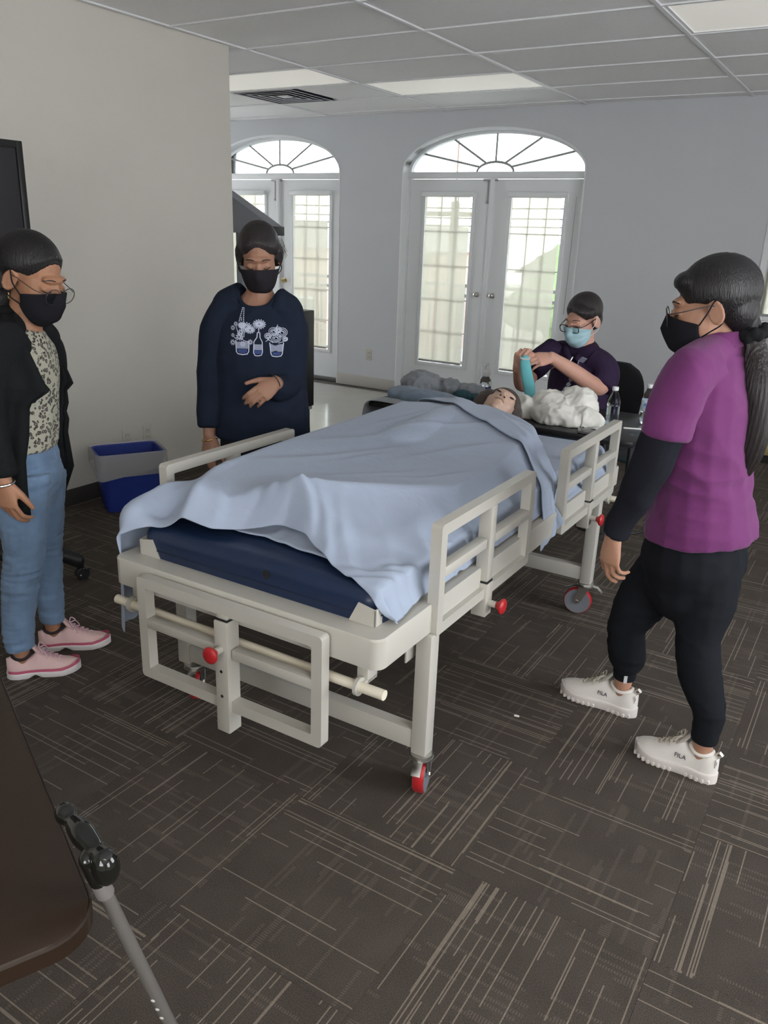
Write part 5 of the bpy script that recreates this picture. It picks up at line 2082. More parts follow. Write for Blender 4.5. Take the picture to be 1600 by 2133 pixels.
shoulders(m, (-0.458, 2.373, 1.292), (-0.425, 2.545, 1.337), (-0.395, 2.727, 1.267), .062, .070, .008)
limb(m, [(-0.442, 2.441, 1.295, 0.07), (-0.463, 2.370, 1.278, 0.066), (-0.482, 2.317, 1.192, 0.068), (-0.489, 2.307, 1.113, 0.063)], round_ends=False)
limb(m, [(-0.401, 2.712, 1.269, 0.072), (-0.415, 2.774, 1.129, 0.07), (-0.419, 2.783, 1.040, 0.066)], round_ends=False)


def polo_folds(co, no):
    v = np.array([noise.noise(Vector((p[0] * 7 + p[2] * 4, p[1] * 7, p[2] * 5))) for p in co])
    w = np.array([noise.noise(Vector((p[0] * 5, p[1] * 5, p[2] * 16)) + Vector((9, 0, 0))) for p in co])
    z = co[:, 2]
    k = .003 + .008 * np.exp(-((z - .98) / .07) ** 2)
    return co + no * ((1 - np.abs(v) * 2.2) * .007 + (1 - np.abs(w) * 2.4) * k)[:, None]


fused_obj(m, .006, 'polo_shirt', PURPLE, PC, 4, disp=polo_folds)
m = MB()
rings = []
for z, k in ((-.014, 1.06), (.010, 1.04), (.028, .98), (.030, .90), (.012, .90)):
    ring = []
    for q in range(29):
        a = math.radians(-200 + 220 * q / 28 * 1.45)
        cc = Vector((-0.430, 2.542, 1.358))
        ring.append(cc + Vector((.070 * k * math.cos(a), .074 * k * math.sin(a), z + .010 * math.cos(a))))
    rings.append(ring)
m.loft(rings, caps=False, closed=False)
cl = m.build('collar', PURPLE, PC, 80)
sd = cl.modifiers.new('thickness', 'SOLIDIFY')
sd.thickness = .004
BLK_SLV = fabric('black_undershirt', (0.010, 0.011, 0.016), .12, 300)
m = MB()
limb(m, [(-0.487, 2.314, 1.178, 0.056), (-0.499, 2.301, 1.096, 0.056), (-0.513, 2.292, 1.026, 0.053), (-0.558, 2.300, 0.892, 0.044), (-0.591, 2.304, 0.798, 0.036)], round_ends=False)
fused_obj(m, .0055, 'undershirt_sleeve', BLK_SLV, PC, 3, disp=folds(10, .007, (1, 1, .6), 2))
m = MB()
limb(m, [(-0.415, 2.774, 1.129, 0.054), (-0.470, 2.776, 0.935, 0.05), (-0.522, 2.720, 0.795, 0.036)], round_ends=False)
fused_obj(m, .0055, 'undershirt_sleeve', BLK_SLV, PC, 3, disp=folds(10, .007, (1, 1, .6), 2))
LEGG = fabric('black_leggings', (0.0085, 0.010, 0.013), .08, 400)
m = MB()
limb(m, [(-0.402, 2.559, 0.799, 0.16, 0.125), (-0.403, 2.559, 0.735, 0.186, 0.152), (-0.401, 2.560, 0.678, 0.192, 0.158), (-0.401, 2.560, 0.620, 0.17, 0.14)], side=LAT)
limb(m, [(-0.352, 2.507, 0.675, 0.106), (-0.336, 2.494, 0.570, 0.092), (-0.334, 2.472, 0.455, 0.068), (-0.308, 2.464, 0.339, 0.066), (*ankle(SC[0], .24), .049), (*ankle(SC[0], .17), .042), (*ankle(SC[0], .13), .041)], round_ends=False)
limb(m, [(-0.470, 2.611, 0.618, 0.104), (-0.539, 2.593, 0.493, 0.088), (-0.578, 2.581, 0.378, 0.066), (-0.569, 2.610, 0.247, 0.061), (*ankle(SC[1], .23), .046), (*ankle(SC[1], .17), .041), (*ankle(SC[1], .135), .040)], round_ends=False)
fused_obj(m, .006, 'leggings', LEGG, PC, 14, disp=folds(9, .003, (1, 1, 2.5), 6))
M = basis(RN(1, 0), RN(0, 1), (0, 0, 1), ankle(SC[1], .155) + RN(-.008, -.043))
MB().box((-.006, -.0015, -.014), (.006, .0015, .014), M=M).build('ankle_tag', new_mat('silver_tag', (.5, .5, .5), .5), PC)
SHOE_W = new_mat('white_leather', (0.68, 0.65, 0.60), .5, var=.06, vscale=15)
SOLE_C = new_mat('cream_sole', (0.66, 0.61, 0.57), .6, var=.08, vscale=12)
LACE_C = new_mat('grey_lace', (0.50, 0.46, 0.38), .8)
INK = new_mat('dark_print', (.02, .025, .04), .6)
for M, L in SC:
    sh = make_shoe('chunky_sneaker', M, L, SHOE_W, SOLE_C, LACE_C, chunky=True, parent=PC, lining=SHOE_W)
    # words on the heel tab and on the side facing the bed aisle
    MB().box((-.017, -.004, .060), (.017, -.001, .088), bev=.001, M=M).build('heel_tab', SHOE_W, sh)
    MB().tube([M @ Vector((0, -.002, .088)), M @ Vector((0, -.016, .104)), M @ Vector((0, -.006, .112)), M @ Vector((0, .006, .100))], [(.008, .002)] * 4, n=8, side=M.to_3x3() @ Vector((1, 0, 0))).build('pull_loop', SHOE_W, sh)
    lettering('FILA', .017, M @ Matrix.Translation((0, -.0045, .074)) @ Matrix.Rotation(math.pi / 2, 4, 'X'), INK, sh)
    sd = -1
    Ms = M @ Matrix.Translation((sd * .0345, .40 * L, .066)) @ Matrix.Rotation(sd * math.pi / 2, 4, 'Z') @ Matrix.Rotation(math.pi / 2 - .20, 4, 'X')
    lettering('FILA', .020, Ms, INK, sh)
settle(PC, (-.45, 2.53, 0))

# ------------------------------------------------------------------ woman seated behind the table
PD = person('seated woman with square glasses and blue surgical mask folding a teal sock')
HD = head_matrix((-1.527, 4.614, 1.196), RN(-.78, -.62), pitch=.30, s=1.14)
LAT = RN(.55, -.80)
FD = Vector((-.414, -.847, 0)).normalized()
RD = Vector((-1.55, 4.60, 0))
b = MB()
add_head(b, HD)
limb(b, [(-1.512, 4.623, 1.116, 0.054, 0.056), (-1.507, 4.638, 1.033, 0.06, 0.06), (-1.515, 4.645, 0.977, 0.12, 0.08), (-1.517, 4.644, 0.851, 0.16, 0.1), (-1.511, 4.624, 0.684, 0.16, 0.11), (-1.507, 4.626, 0.539, 0.17, 0.12), (-1.55, 4.58, .52, .17, .13)], side=LAT)
limb(b, [(-1.415, 4.588, 0.947, 0.045), (-1.347, 4.548, 0.878, 0.046), (-1.360, 4.481, 0.847, 0.049), (-1.455, 4.342, 0.939, 0.043), (-1.554, 4.235, 1.018, 0.031)])
limb(b, [(-1.647, 4.635, 0.964, 0.045), (-1.736, 4.510, 0.912, 0.05), (-1.750, 4.361, 0.831, 0.046), (-1.720, 4.215, 0.921, 0.036), (-1.709, 4.164, 0.968, 0.03)])
for s in (-1, 1):
    q = RD + Vector((-FD.y, FD.x, 0)) * (.10 * s)
    limb(b, [(*(q + Vector((0, 0, .52))), .08), (*(q + FD * .40 + Vector((0, 0, .50))), .055), (*(q + FD * .40 + Vector((0, 0, .30))), .048), (*(q + FD * .38 + Vector((0, 0, .07))), .036)])
add_hand(b, hand_matrix((-1.549, 4.238, 1.016), (-1.636, 4.115, 1.002), RN(.1, -.75, .65)), ((.5, .6, .4), (.55, .6, .4), (.6, .6, .4), (.7, .6, .4)), thumb=(.35, .5, .2), side=1, s=1.05)
add_hand(b, hand_matrix((-1.715, 4.172, 0.945), (-1.677, 4.125, 1.040), RN(-.5, -.8, .2)), ((1.0, 1.1, .7), (1.05, 1.1, .7), (1.1, 1.1, .7), (1.15, 1.1, .7)), thumb=(.4, .6, .4), side=1, s=1.05)
fused_obj(b, .0045, 'body', SKIN_D, PD, 2)
h = MB()
fn = head_hair(HD, h, [(-.14, -.045), (-.09, -.04), (-.045, -.028), (-.02, -.020), (.012, .004), (.022, .036), (.045, .058), (.060, .074), (.075, .090), (.085, .12)], 1.03)
for c, r in (((-.040, .048, .060), (.044, .050, .030)), ((-.062, .022, .030), (.020, .040, .040))):
    h.ell(HD @ Vector(c), r, HD.to_3x3() @ Matrix.Rotation(-.5, 3, 'Y'))
fused_obj(h, .0045, 'hair', HAIR_BROWN, PD, 3, disp=fn)
brows_and_lids(HD, PD)
MASK_BLUE = fabric('blue_surgical_mask', (0.34, 0.52, 0.57), .1, 500, var=.05)
face_mask(HD, MASK_BLUE, PD, pleats=True, loopmat=new_mat('white_elastic', (.7, .7, .7), .8))
glasses(HD, new_mat('black_acetate', (.012, .012, .015), .25), PD, .026, .018, .0026, False, drop=.008)
NAVYP = fabric('dark_purple_polo', (0.030, 0.018, 0.045), .18, 320, var=.25)
m = MB()
limb(m, [(-1.514, 4.646, 0.991, 0.12, 0.085), (-1.519, 4.642, 0.901, 0.195, 0.115), (-1.512, 4.623, 0.741, 0.2, 0.135), (-1.507, 4.626, 0.568, 0.205, 0.145), (-1.55, 4.585, .56, .205, .15)], side=LAT, round_ends=False)
shoulders(m, (-1.387, 4.582, 0.956), (-1.508, 4.649, 1.010), (-1.674, 4.654, 0.982), .066, .075, .01)
limb(m, [(-1.434, 4.601, 0.971, 0.075), (-1.368, 4.582, 0.942, 0.075), (-1.336, 4.554, 0.889, 0.074), (-1.341, 4.517, 0.845, 0.067)], round_ends=False)
limb(m, [(-1.673, 4.630, 1.004, 0.075), (-1.723, 4.530, 0.947, 0.07), (-1.740, 4.438, 0.892, 0.062)], round_ends=False)
fused_obj(m, .0065, 'polo_shirt', NAVYP, PD, 4, disp=folds(8, .009, (1, 1, .6), 31))
m = MB()
for sgn in (-1, 1):
    base = HD.translation + Vector((0, 0, -.165))
    rows = []
    for k in range(6):
        a = k / 5
        p = base + RN(.045 - .09 * a if sgn > 0 else -.075 + .02 * a, .05 - .145 * a if sgn > 0 else .04 - .13 * a, .030 - .075 * a)
        rows.append((p, p + RN(.028 * (1 if sgn > 0 else -1), -.025, -.042)))
    g = [[r[0] for r in rows], [r[1] for r in rows]]
    m.loft(g, caps=False, closed=False)
cl = m.build('collar', NAVYP, PD, 80)
sd = cl.modifiers.new('thickness', 'SOLIDIFY')
sd.thickness = .005
JEAN_D = fabric('dark_teal_trousers', (.02, .035, .05), .2, 300)
m = MB()
limb(m, [(*(RD + Vector((0, .02, .60))), .19, .13), (*(RD + Vector((0, .02, .53))), .20, .14)], side=LAT)
for s in (-1, 1):
    q = RD + Vector((-FD.y, FD.x, 0)) * (.10 * s)
    limb(m, [(*(q + Vector((0, 0, .53))), .10), (*(q + FD * .40 + Vector((0, 0, .515))), .075), (*(q + FD * .41 + Vector((0, 0, .30))), .065), (*(q + FD * .38 + Vector((0, 0, .10))), .055)], round_ends=False)
    M, L = shoe_matrix(q + FD * .34, q + FD * .58)
    make_shoe('shoe', M, L, DARK, BLACK, BLACK, parent=PD)
fused_obj(m, .008, 'trousers', JEAN_D, PD, 3, disp=folds(8, .008, (1, 1, 1), 4))
# lanyard of square beads with a badge, pen and chest emblem
bead = MB()
pts = smooth_path([(-1.483, 4.495, 0.977), (-1.497, 4.439, 0.879), (-1.527, 4.404, 0.804), (-1.572, 4.370, 0.765)], 6)
bead.tube(pts, .003, n=6)
for k, p in enumerate(pts):
    if k % 2 == 0 and k > 4:
        bead.box((-.011, -.004, -.011), (.011, .004, .011), bev=.002, M=Matrix.Translation(Vector(p)) @ basis(RN(1, 0), RN(0, 1), (0, 0, 1)) @ Matrix.Rotation(.7, 4, 'Y'))
bead.build('beaded_lanyard', new_mat('grey_bead', (.22, .24, .27), .35), PD)
M = basis(RN(.98, -.2), RN(.2, .98), (0, 0, 1), Vector((-1.593, 4.352, 0.781)))
MB().box((-.028, -.002, -.035), (.028, .002, .035), bev=.001, M=M).build('badge', new_mat('badge_card', (.45, .45, .45), .4), PD)
MB().tube([(-1.509, 4.426, 0.982), (-1.502, 4.436, 1.003)], .004, n=8, round_ends=True).build('pen', STEEL, PD)
m = MB()
M = basis(RN(.86, -.5), RN(.5, .86), (0, 0, 1), Vector((-1.466, 4.501, 0.984)))
for k in range(4):
    m.box((-.020 + .004 * k, -.002, -.012 + .008 * k), (.012 + .004 * k, .001, -.008 + .008 * k), M=M @ Matrix.Rotation(.25, 4, 'Y'))
m.build('chest_emblem', new_mat('silver_thread', (.30, .32, .40), .6), PD)
settle(PD, RD)
# the teal sock in her hands
m = MB()
limb(m, [(-1.653, 4.116, 1.010, 0.022, 0.01), (-1.645, 4.109, 0.976, 0.027, 0.011), (-1.633, 4.116, 0.917, 0.029, 0.012), (-1.618, 4.125, 0.863, 0.031, 0.014), (-1.607, 4.121, 0.824, 0.027, 0.013)], side=RN(1, 0))
sk = empty('sock', tuple((-1.615, 4.116, 0.813)))
tag(sk, 'teal non-slip sock held up in the hands of the seated woman', 'sock')
o = fused_obj(m, .004, 'knit', fabric('teal_fleece', (0.13, 0.42, 0.45), .15, 300, var=.12), sk, 3, disp=folds(16, .004, (1, 1, .6), 12))
o.location = -sk.location
m = MB()
cf = Vector((-1.654, 4.116, 1.013))
m.tube([cf + RN(.024 * math.cos(a), .012 * math.sin(a), .003 * math.cos(2 * a)) for a in np.linspace(0, 2 * math.pi, 17)], .006, n=7)
o = m.build('cuff', fabric('white_cuff', (.55, .62, .6), .3, 300), sk)
o.location = -sk.location

# ================================================================== the manikin under the sheets
BM = BED.matrix_basis.copy()


def bl(u, v, z):
    return BM @ Vector((u, v, z))


MK = empty('training_manikin', bl(MC, .8, .745))
tag(MK, 'training manikin with short brown wig lying face up under the blue sheets', 'manikin')
VINYL = new_mat('manikin_vinyl', (0.50, 0.34, 0.26), .4, subsurf=.1)
HM = head_matrix(bl(-.545, 1.575, .868), (0.42, -.22, .88), up=(-.05, 1, .2), s=1.08)
b = MB()
add_head(b, HM)
for args in (((MC + .01, 1.52, .055), (MC, 1.40, .06), (MC, 1.32, .09)), ):
    limb(b, [(*bl(-.57, 1.50, .83), .05), (*bl(-.59, 1.42, .825), .055), (*bl(MC, 1.36, .815), .12, .05), (*bl(MC, 1.25, .815), .17, .06), (*bl(MC, 1.0, .80), .13, .045), (*bl(MC, .80, .797), .14, .042)], side=(1, 0, 0))
for s in (-1, 1):
    limb(b, [(*bl(MC + s * .16, 1.30, .81), .045), (*bl(MC + s * .20, 1.05, .80), .038), (*bl(MC + s * .20, .82, .79), .03), (*bl(MC + s * .20, .70, .79), .025)])
    limb(b, [(*bl(MC + s * .08, .80, .800), .05), (*bl(MC + s * .09, .45, .79), .038), (*bl(MC + s * .09, .12, .785), .03), (*bl(MC + s * .10, .08, .815), .026)])
o = fused_obj(b, .0052, 'body', VINYL, MK, 2)
o.location = -MK.location
h = MB()
fn = head_hair(HM, h, [(-.16, -.06), (-.10, -.035), (-.06, -.01), (-.02, .016), (.02, .040), (.045, .055), (.062, .068), (.075, .085), (.085, .12)], 1.10)
for s in (-1, 1):
    limb(h, [(*(HM @ Vector(q)), r, r * .6) for q, r in (((s * .070, .0, .05), .045), ((s * .088, -.005, .0), .042), ((s * .088, -.01, -.05), .038), ((s * .075, -.02, -.085), .02))])
o = fused_obj(h, .0045, 'wig', hair_mat('brown_wig', (.060, .046, .040), (55, 8, 55)), MK, 2, disp=fn)
o.location = -MK.location
m = MB()
for s in (-1, 1):
    m.ell(HM @ Vector((s * .031, .0865, .0)), (.0105 * 1.06, .004, .0048), HM.to_3x3(), 12, 8)
    m.ell(HM @ Vector((s * .009, .101, -.045)), (.0045, .004, .003), HM.to_3x3(), 8, 6)
o = m.build('eye_opening', BLACK, MK)
o.location = -MK.location
o = MB().tube([HM @ Vector(q) for q in smooth_path([(-.022, .090, -.0665), (-.008, .0985, -.0660), (0, .0985, -.067), (.008, .0985, -.0660), (.022, .090, -.0665)], 4)], .0012, n=6).build('mouth_line', new_mat('mouth_dark', (.14, .05, .04), .6), MK)
o.location = -MK.location

# ================================================================== table behind the bed and the things on it
BLK_TOP = new_mat('black_laminate', (0.014, 0.014, 0.016), .32, bump=.03, bscale=300)
tx0, tx1, ty0, ty1, tz = -2.40, -.93, 3.74, 4.42, .742
tb = empty('folding_table', ((tx0 + tx1) / 2, (ty0 + ty1) / 2, 0))
tag(tb, 'black folding table behind the head of the bed', 'table')
hx, hy = (tx1 - tx0) / 2, (ty1 - ty0) / 2
MB().box((-hx, -hy, tz - .03), (hx, hy, tz), bev=.006).build('table_top', BLK_TOP, tb)
for sx in (-1, 1):
    for sy in (-1, 1):
        MB().tube([(sx * (hx - .16), sy * (hy - .08), tz - .03), (sx * (hx - .16), sy * (hy - .08), 0.0)], .015, n=10).build('leg', DARK, tb)
    MB().tube([(sx * (hx - .16), -hy + .08, .16), (sx * (hx - .16), hy - .08, .16)], .011, n=8).build('stretcher', DARK, tb)

GREYC = cloth_mat('grey_blanket_cloth', (0.20, 0.215, 0.235))
BLGREY = cloth_mat('blue_grey_towel', (0.155, 0.20, 0.26))


def lump(name, label, cat, blobs, mat, vox=.008, amp=.010, sc=14, part='cloth', st=(1, 1, 1), flat=None):
    lo = Vector(blobs[0][0])
    t = empty(name, (lo.x, lo.y, tz))
    tag(t, label, cat)
    m = MB()
    for c, r in blobs:
        m.ell(c, r, u=20, v=12)

    def fn(co, no):
        v = np.array([noise.noise(Vector(p * np.array(st) * sc)) for p in co])
        v2 = np.array([noise.noise(Vector(p * sc * 2.7 + np.array([3, 1, 7]))) for p in co])
        co = co + no * ((1 - np.abs(v) * 2.4) * amp + (.5 - np.abs(v2)) * amp * .8)[:, None]
        co[:, 2] = np.maximum(co[:, 2], tz + .001)
        return co
    o = fused_obj(m, vox, part, mat, t, 2, disp=fn)
    o.location = -t.location
    return t


# grey blanket hanging over the left end, folded towel on it
t = empty('grey_blanket', (-2.30, 4.0, tz))
tag(t, 'grey blanket spread over the left end of the black table and hanging down', 'blanket')
m = MB()
rings = []
for k in range(17):
    y = 3.70 + .74 * k / 16
    w = .008 * math.sin(k * 1.3)
    rings.append([Vector((-2.05 + w, y, tz + .006)), Vector((-2.25, y, tz + .010 + .006 * math.sin(k))), Vector((-2.385, y + .01, tz + .012)), Vector((-2.412 - w, y, tz - .02)), Vector((-2.42 - .012 * math.sin(k * .9), y, tz - .18)), Vector((-2.425 - .022 * math.sin(k * .9), y, tz - .34))])
m.loft(rings, caps=False, closed=False)
o = m.build('cloth', GREYC, t, 80)
o.location = -t.location
s = o.modifiers.new('thickness', 'SOLIDIFY')
s.thickness = .006
s.offset = 1
q = o.modifiers.new('smooth', 'SUBSURF')
q.levels = q.render_levels = 2
lump('folded_towel', 'rolled blue-grey towel lying across the left end of the black table', 'towel', [((-2.10, 3.86, tz + .035), (.20, .07, .040)), ((-2.26, 3.90, tz + .034), (.10, .09, .035)), ((-1.95, 3.84, tz + .03), (.12, .06, .034))], BLGREY, amp=.008, sc=12)
lump('clothing_pile', 'rumpled grey garment heaped behind the blue-grey towel', 'clothes', [((-2.30, 4.16, tz + .05), (.12, .09, .065)), ((-2.16, 4.20, tz + .035), (.11, .07, .05)), ((-2.02, 4.22, tz + .03), (.10, .06, .035))], GREYC, amp=.014, sc=15)
lump('dark_socks', 'small dark teal sock bundle between the grey garment and the pump bottle', 'socks', [((-2.00, 4.10, tz + .025), (.06, .04, .03)), ((-1.92, 4.12, tz + .02), (.05, .035, .024))], new_mat('dark_teal_knit', (.02, .06, .075), .95, bump=.3, bscale=150), amp=.006, sc=22)

# bundled white disposable briefs
WHITEN = cloth_mat('white_nonwoven', (0.66, 0.65, 0.60))
t = lump('bundled_briefs', 'bundle of crumpled white disposable briefs on the black table', 'briefs',
         [((-1.42, 3.97, tz + .06), (.13, .09, .075)), ((-1.30, 4.00, tz + .08), (.10, .08, .085)), ((-1.55, 3.93, tz + .045), (.08, .06, .055)), ((-1.24, 3.93, tz + .04), (.10, .06, .045)), ((-1.36, 3.88, tz + .04), (.13, .06, .05))], WHITEN, vox=.006, amp=.016, sc=11)
o = MB().box((-.006, -.001, -.018), (.006, .001, .018), M=Matrix.Translation((-1.215, 3.888, tz + .066)) @ Matrix.Rotation(.5, 4, 'Y') @ Matrix.Rotation(-.5, 4, 'X')).build('teal_tape', new_mat('teal_tape', (.03, .25, .27), .5), t)
o.location = -t.location
for k, (x, y, rz, lab) in enumerate(((-1.22, 4.00, .2, 'white paper sheet sticking out under the bundled briefs'), (-1.20, 3.92, -.25, 'crumpled white wrapper lying in front of the bundled briefs'))):
    m = MB().grid(lambda u, v: Vector(((u - .5) * .17, (v - .5) * .12, .002 + .012 * (noise.noise(Vector((u * 4, v * 4, k * 9.1))) + .6))), 10, 8)
    o = m.build('paper', new_mat('paper_white', (.66, .66, .66), .8), None, 80)
    s = o.modifiers.new('thickness', 'SOLIDIFY')
    s.thickness = .0008
    o.location = (x, y, tz + .002)
    o.rotation_euler = (0, 0, rz)
    tag(o, lab, 'paper')
tg = MB().box((-.10, -.075, 0), (.10, .075, .008), bev=.003).build('tablet', new_mat('black_gloss', (.01, .01, .012), .08), None)
tg.location = (-1.13, 3.84, tz)
tg.rotation_euler = (0, 0, .35)
tag(tg, 'black glossy tablet lying at the right end of the black table', 'tablet')
pn = MB().tube([(-.07, 0, .005), (.06, 0, .005)], .0042, n=8, round_ends=True).build('pen', new_mat('white_pen', (.7, .7, .68), .4), None)
pn.location = (-.985, 4.02, tz)
pn.rotation_euler = (0, 0, .35)
tag(pn, 'white pen at the right edge of the black table', 'pen')

# ---- bottles
def clear_mat(name, tint, rough=.03):
    m = bpy.data.materials.new(name)
    m.use_nodes = True
    p = m.node_tree.nodes['Principled BSDF']
    p.inputs['Base Color'].default_value = (*tint, 1)
    p.inputs['Transmission Weight'].default_value = 1
    p.inputs['Roughness'].default_value = rough
    p.inputs['IOR'].default_value = 1.2
    return m


PET = clear_mat('clear_bottle', (.93, .97, 1.0))
WATER = clear_mat('water', (.82, .90, .96), 0)
CAPM = new_mat('white_cap', (.62, .64, .64), .4)
LABEL = new_mat('bottle_label', (.50, .58, .66), .5)
LBLUE = new_mat('label_blue', (.04, .10, .36), .5)


def bottle(loc, label, full, with_label):
    t = empty('water_bottle', loc)
    tag(t, label, 'bottle')
    pr = [(.002, 0), (.026, 0), (.031, .006), (.0315, .035), (.029, .042), (.0315, .049), (.029, .056), (.0315, .063), (.0315, .120), (.031, .128), (.025, .152), (.015, .172), (.0125, .180), (.0125, .187)]
    MB().lathe(pr, 28).build('shell', PET, t)
    lv = .108 if full else .06
    w = [(.002, .002), (.025, .002), (.0295, .008)] + [(.0298, z) for z in (.03, .06, lv)] + [(.002, lv)]
    MB().lathe(w, 24).build('water', WATER, t)
    cp = MB().lathe([(.001, .202), (.014, .202), (.0155, .200), (.0155, .186), (.0145, .184), (.001, .184)], 24)
    cp.build('cap', CAPM, t)
    if with_label:
        lb = MB().lathe([(.0318, .066), (.0322, .067), (.0322, .122), (.0318, .123)], 28, caps=False).build('label', LABEL, t)
        m = MB()
        d = math.atan2(-loc[1], -loc[0])
        for k0, mat_i in ((.020, 0), (.0125, 1)):
            ring = []
            for q in range(20):
                a = 2 * math.pi * q / 20
                th = d + k0 * math.cos(a) / .032
                r = .0326 if mat_i == 0 else .0330
                ring.append(m.bm.verts.new((r * math.cos(th), r * math.sin(th), .096 + k0 * .9 * math.sin(a))))
            m.cap(ring, mat_i)
        m.build('label_emblem', [LBLUE, new_mat('label_sky', (.12, .28, .55), .5)], lb, 0)
    return t


bottle((-1.118, 4.0, tz), 'clear water bottle with no label, half full, by the white papers', True, False)
bottle((-1.000, 4.20, tz), 'clear water bottle with a round blue emblem on its label, at the right table end', False, True)
pm = empty('pump_bottle', (-1.958, 4.30, tz))
tag(pm, 'clear foam pump bottle of purple sanitizer on the black table', 'pump bottle')
MB().lathe([(.002, 0), (.030, 0), (.034, .005), (.034, .085), (.030, .10), (.020, .112), (.018, .118)], 26).build('shell', PET, pm)
MB().lathe([(.002, .003), (.031, .003), (.0322, .008), (.0322, .06), (.002, .06)], 24).build('purple_gel', new_mat('purple_gel', (.06, .04, .16), .15), pm)
MB().lathe([(.001, .118), (.021, .118), (.022, .122), (.022, .142), (.016, .150), (.009, .153), (.008, .178), (.013, .180), (.014, .192), (.001, .195)], 22).box((-.011, -.045, .181), (.011, 0, .194), bev=.004).build('pump_head', CAPM, pm)

# ================================================================== chair behind the table
CH = empty('stacking_chair', (-1.50, 4.69, 0), math.atan2(FD.y, FD.x) + math.pi / 2)
tag(CH, 'black upholstered chair with rounded back, under the seated woman', 'chair')
UPH = fabric('charcoal_upholstery', (0.022, 0.023, 0.025), .2, 300)
# local -y is the facing direction
m = MB()
m.box((-.23, -.24, .40), (.23, .22, .46), bev=.025)
m.build('seat', UPH, CH)
m = MB()
rows = []
for k in range(15):
    a = k / 14
    z = .56 + .37 * a
    w = .245 * (1 - .0 * a) if a < .45 else .245 * math.sqrt(max(.0, 1 - ((a - .45) / .56) ** 2.6)) + .012
    yb = .26 + .05 * a
    ring = []
    for q in range(20):
        t_ = 2 * math.pi * q / 20
        x = w * math.cos(t_)
        ring.append(Vector((x, yb + .022 * math.sin(t_) - .9 * x * x, z)))
    rows.append(ring)
m.loft(rows)
m.build('backrest', UPH, CH)
for s in (-1, 1):
    MB().tube(smooth_path([(s * .20, .27, .60), (s * .21, .235, .45), (s * .215, .25, .2), (s * .22, .29, 0)], 5), .0125, n=8).build('leg', DARK, CH)
    MB().tube(smooth_path([(s * .20, -.20, .41), (s * .21, -.21, .2), (s * .22, -.24, 0)], 5), .0125, n=8).build('leg', DARK, CH)

# ================================================================== blue bin with a clear liner
BN = empty('recycling_bin', (-3.745, 3.19, 0), math.radians(60.5))
tag(BN, 'blue plastic recycling bin with clear liner bag beside the left wall', 'bin')
BLUE = new_mat('blue_bin_plastic', (0.020, 0.040, 0.235), .42)


def bin_ring(hx, hy, z, r=.035):
    return [Vector((p[0], p[1], z)) for p in rrect(-hx, hx, -hy, hy, r, 5)]


m = MB()
m.loft([bin_ring(.148, .095, .004), bin_ring(.152, .10, 0), bin_ring(.158, .106, .02), bin_ring(.186, .134, .335), bin_ring(.196, .144, .337), bin_ring(.198, .146, .352), bin_ring(.188, .136, .356), bin_ring(.181, .129, .35), bin_ring(.150, .10, .012), bin_ring(.05, .03, .012)])
m.build('bin_body', BLUE, BN)
LINER = bpy.data.materials.new('clear_liner')
LINER.use_nodes = True
nt = LINER.node_tree
nt.nodes.clear()
out = nt.nodes.new('ShaderNodeOutputMaterial')
mix = nt.nodes.new('ShaderNodeMixShader')
tr = nt.nodes.new('ShaderNodeBsdfTransparent')
pb = nt.nodes.new('ShaderNodeBsdfPrincipled')
pb.inputs['Base Color'].default_value = (.50, .50, .52, 1)
pb.inputs['Roughness'].default_value = .25
mix.inputs[0].default_value = .58
nt.links.new(tr.outputs[0], mix.inputs[1])
nt.links.new(pb.outputs[0], mix.inputs[2])
nt.links.new(mix.outputs[0], out.inputs[0])
m = MB()
rings = []
P = rrect(-.202, .202, -.150, .150, .04, 8)
n = len(P)
ang = [math.atan2(p[1], p[0]) for p in P]


def lr(k, z, wob, drop=0):
    ring = []
    for i, p in enumerate(P):
        w = 1 + wob * (math.sin(ang[i] * 17) + .7 * math.sin(ang[i] * 29 + 2)) * .012
        dz = drop * (1 + .75 * math.sin(ang[i] * 1 + 3.9) + .12 * math.sin(ang[i] * 7))
        ring.append(Vector((p[0] * k * w, p[1] * k * w, z - dz)))
    return ring


m.loft([lr(1.02, .34, 1.2, .070), lr(1.022, .335, 1.0, .035), lr(1.02, .355, .3), lr(.995, .364, .2), lr(.95, .357, .4), lr(.90, .31, 1.3), lr(.86, .22, 1.6)], caps=False)
m.build('liner_bag', LINER, BN, 80)
m = MB()
for c, r in (((.02, -.05, .285), (.06, .04, .03)), ((.07, -.06, .30), (.04, .03, .025)), ((-.03, -.03, .27), (.05, .04, .03))):
    m.ell(c, r)


def crump(co, no):
    v = np.array([noise.noise(Vector(p * 40)) for p in co])
    return co + no * (v * .014)[:, None]


tt_ = empty('crumpled_tissue', (-3.745, 3.19, .24), math.radians(60.5))
tag(tt_, 'crumpled white tissue inside the blue bin', 'tissue')
o = fused_obj(m, .005, 'tissue', new_mat('tissue', (.6, .57, .55), .9), tt_, 1, disp=crump)
o.location = (0, 0, -.24)

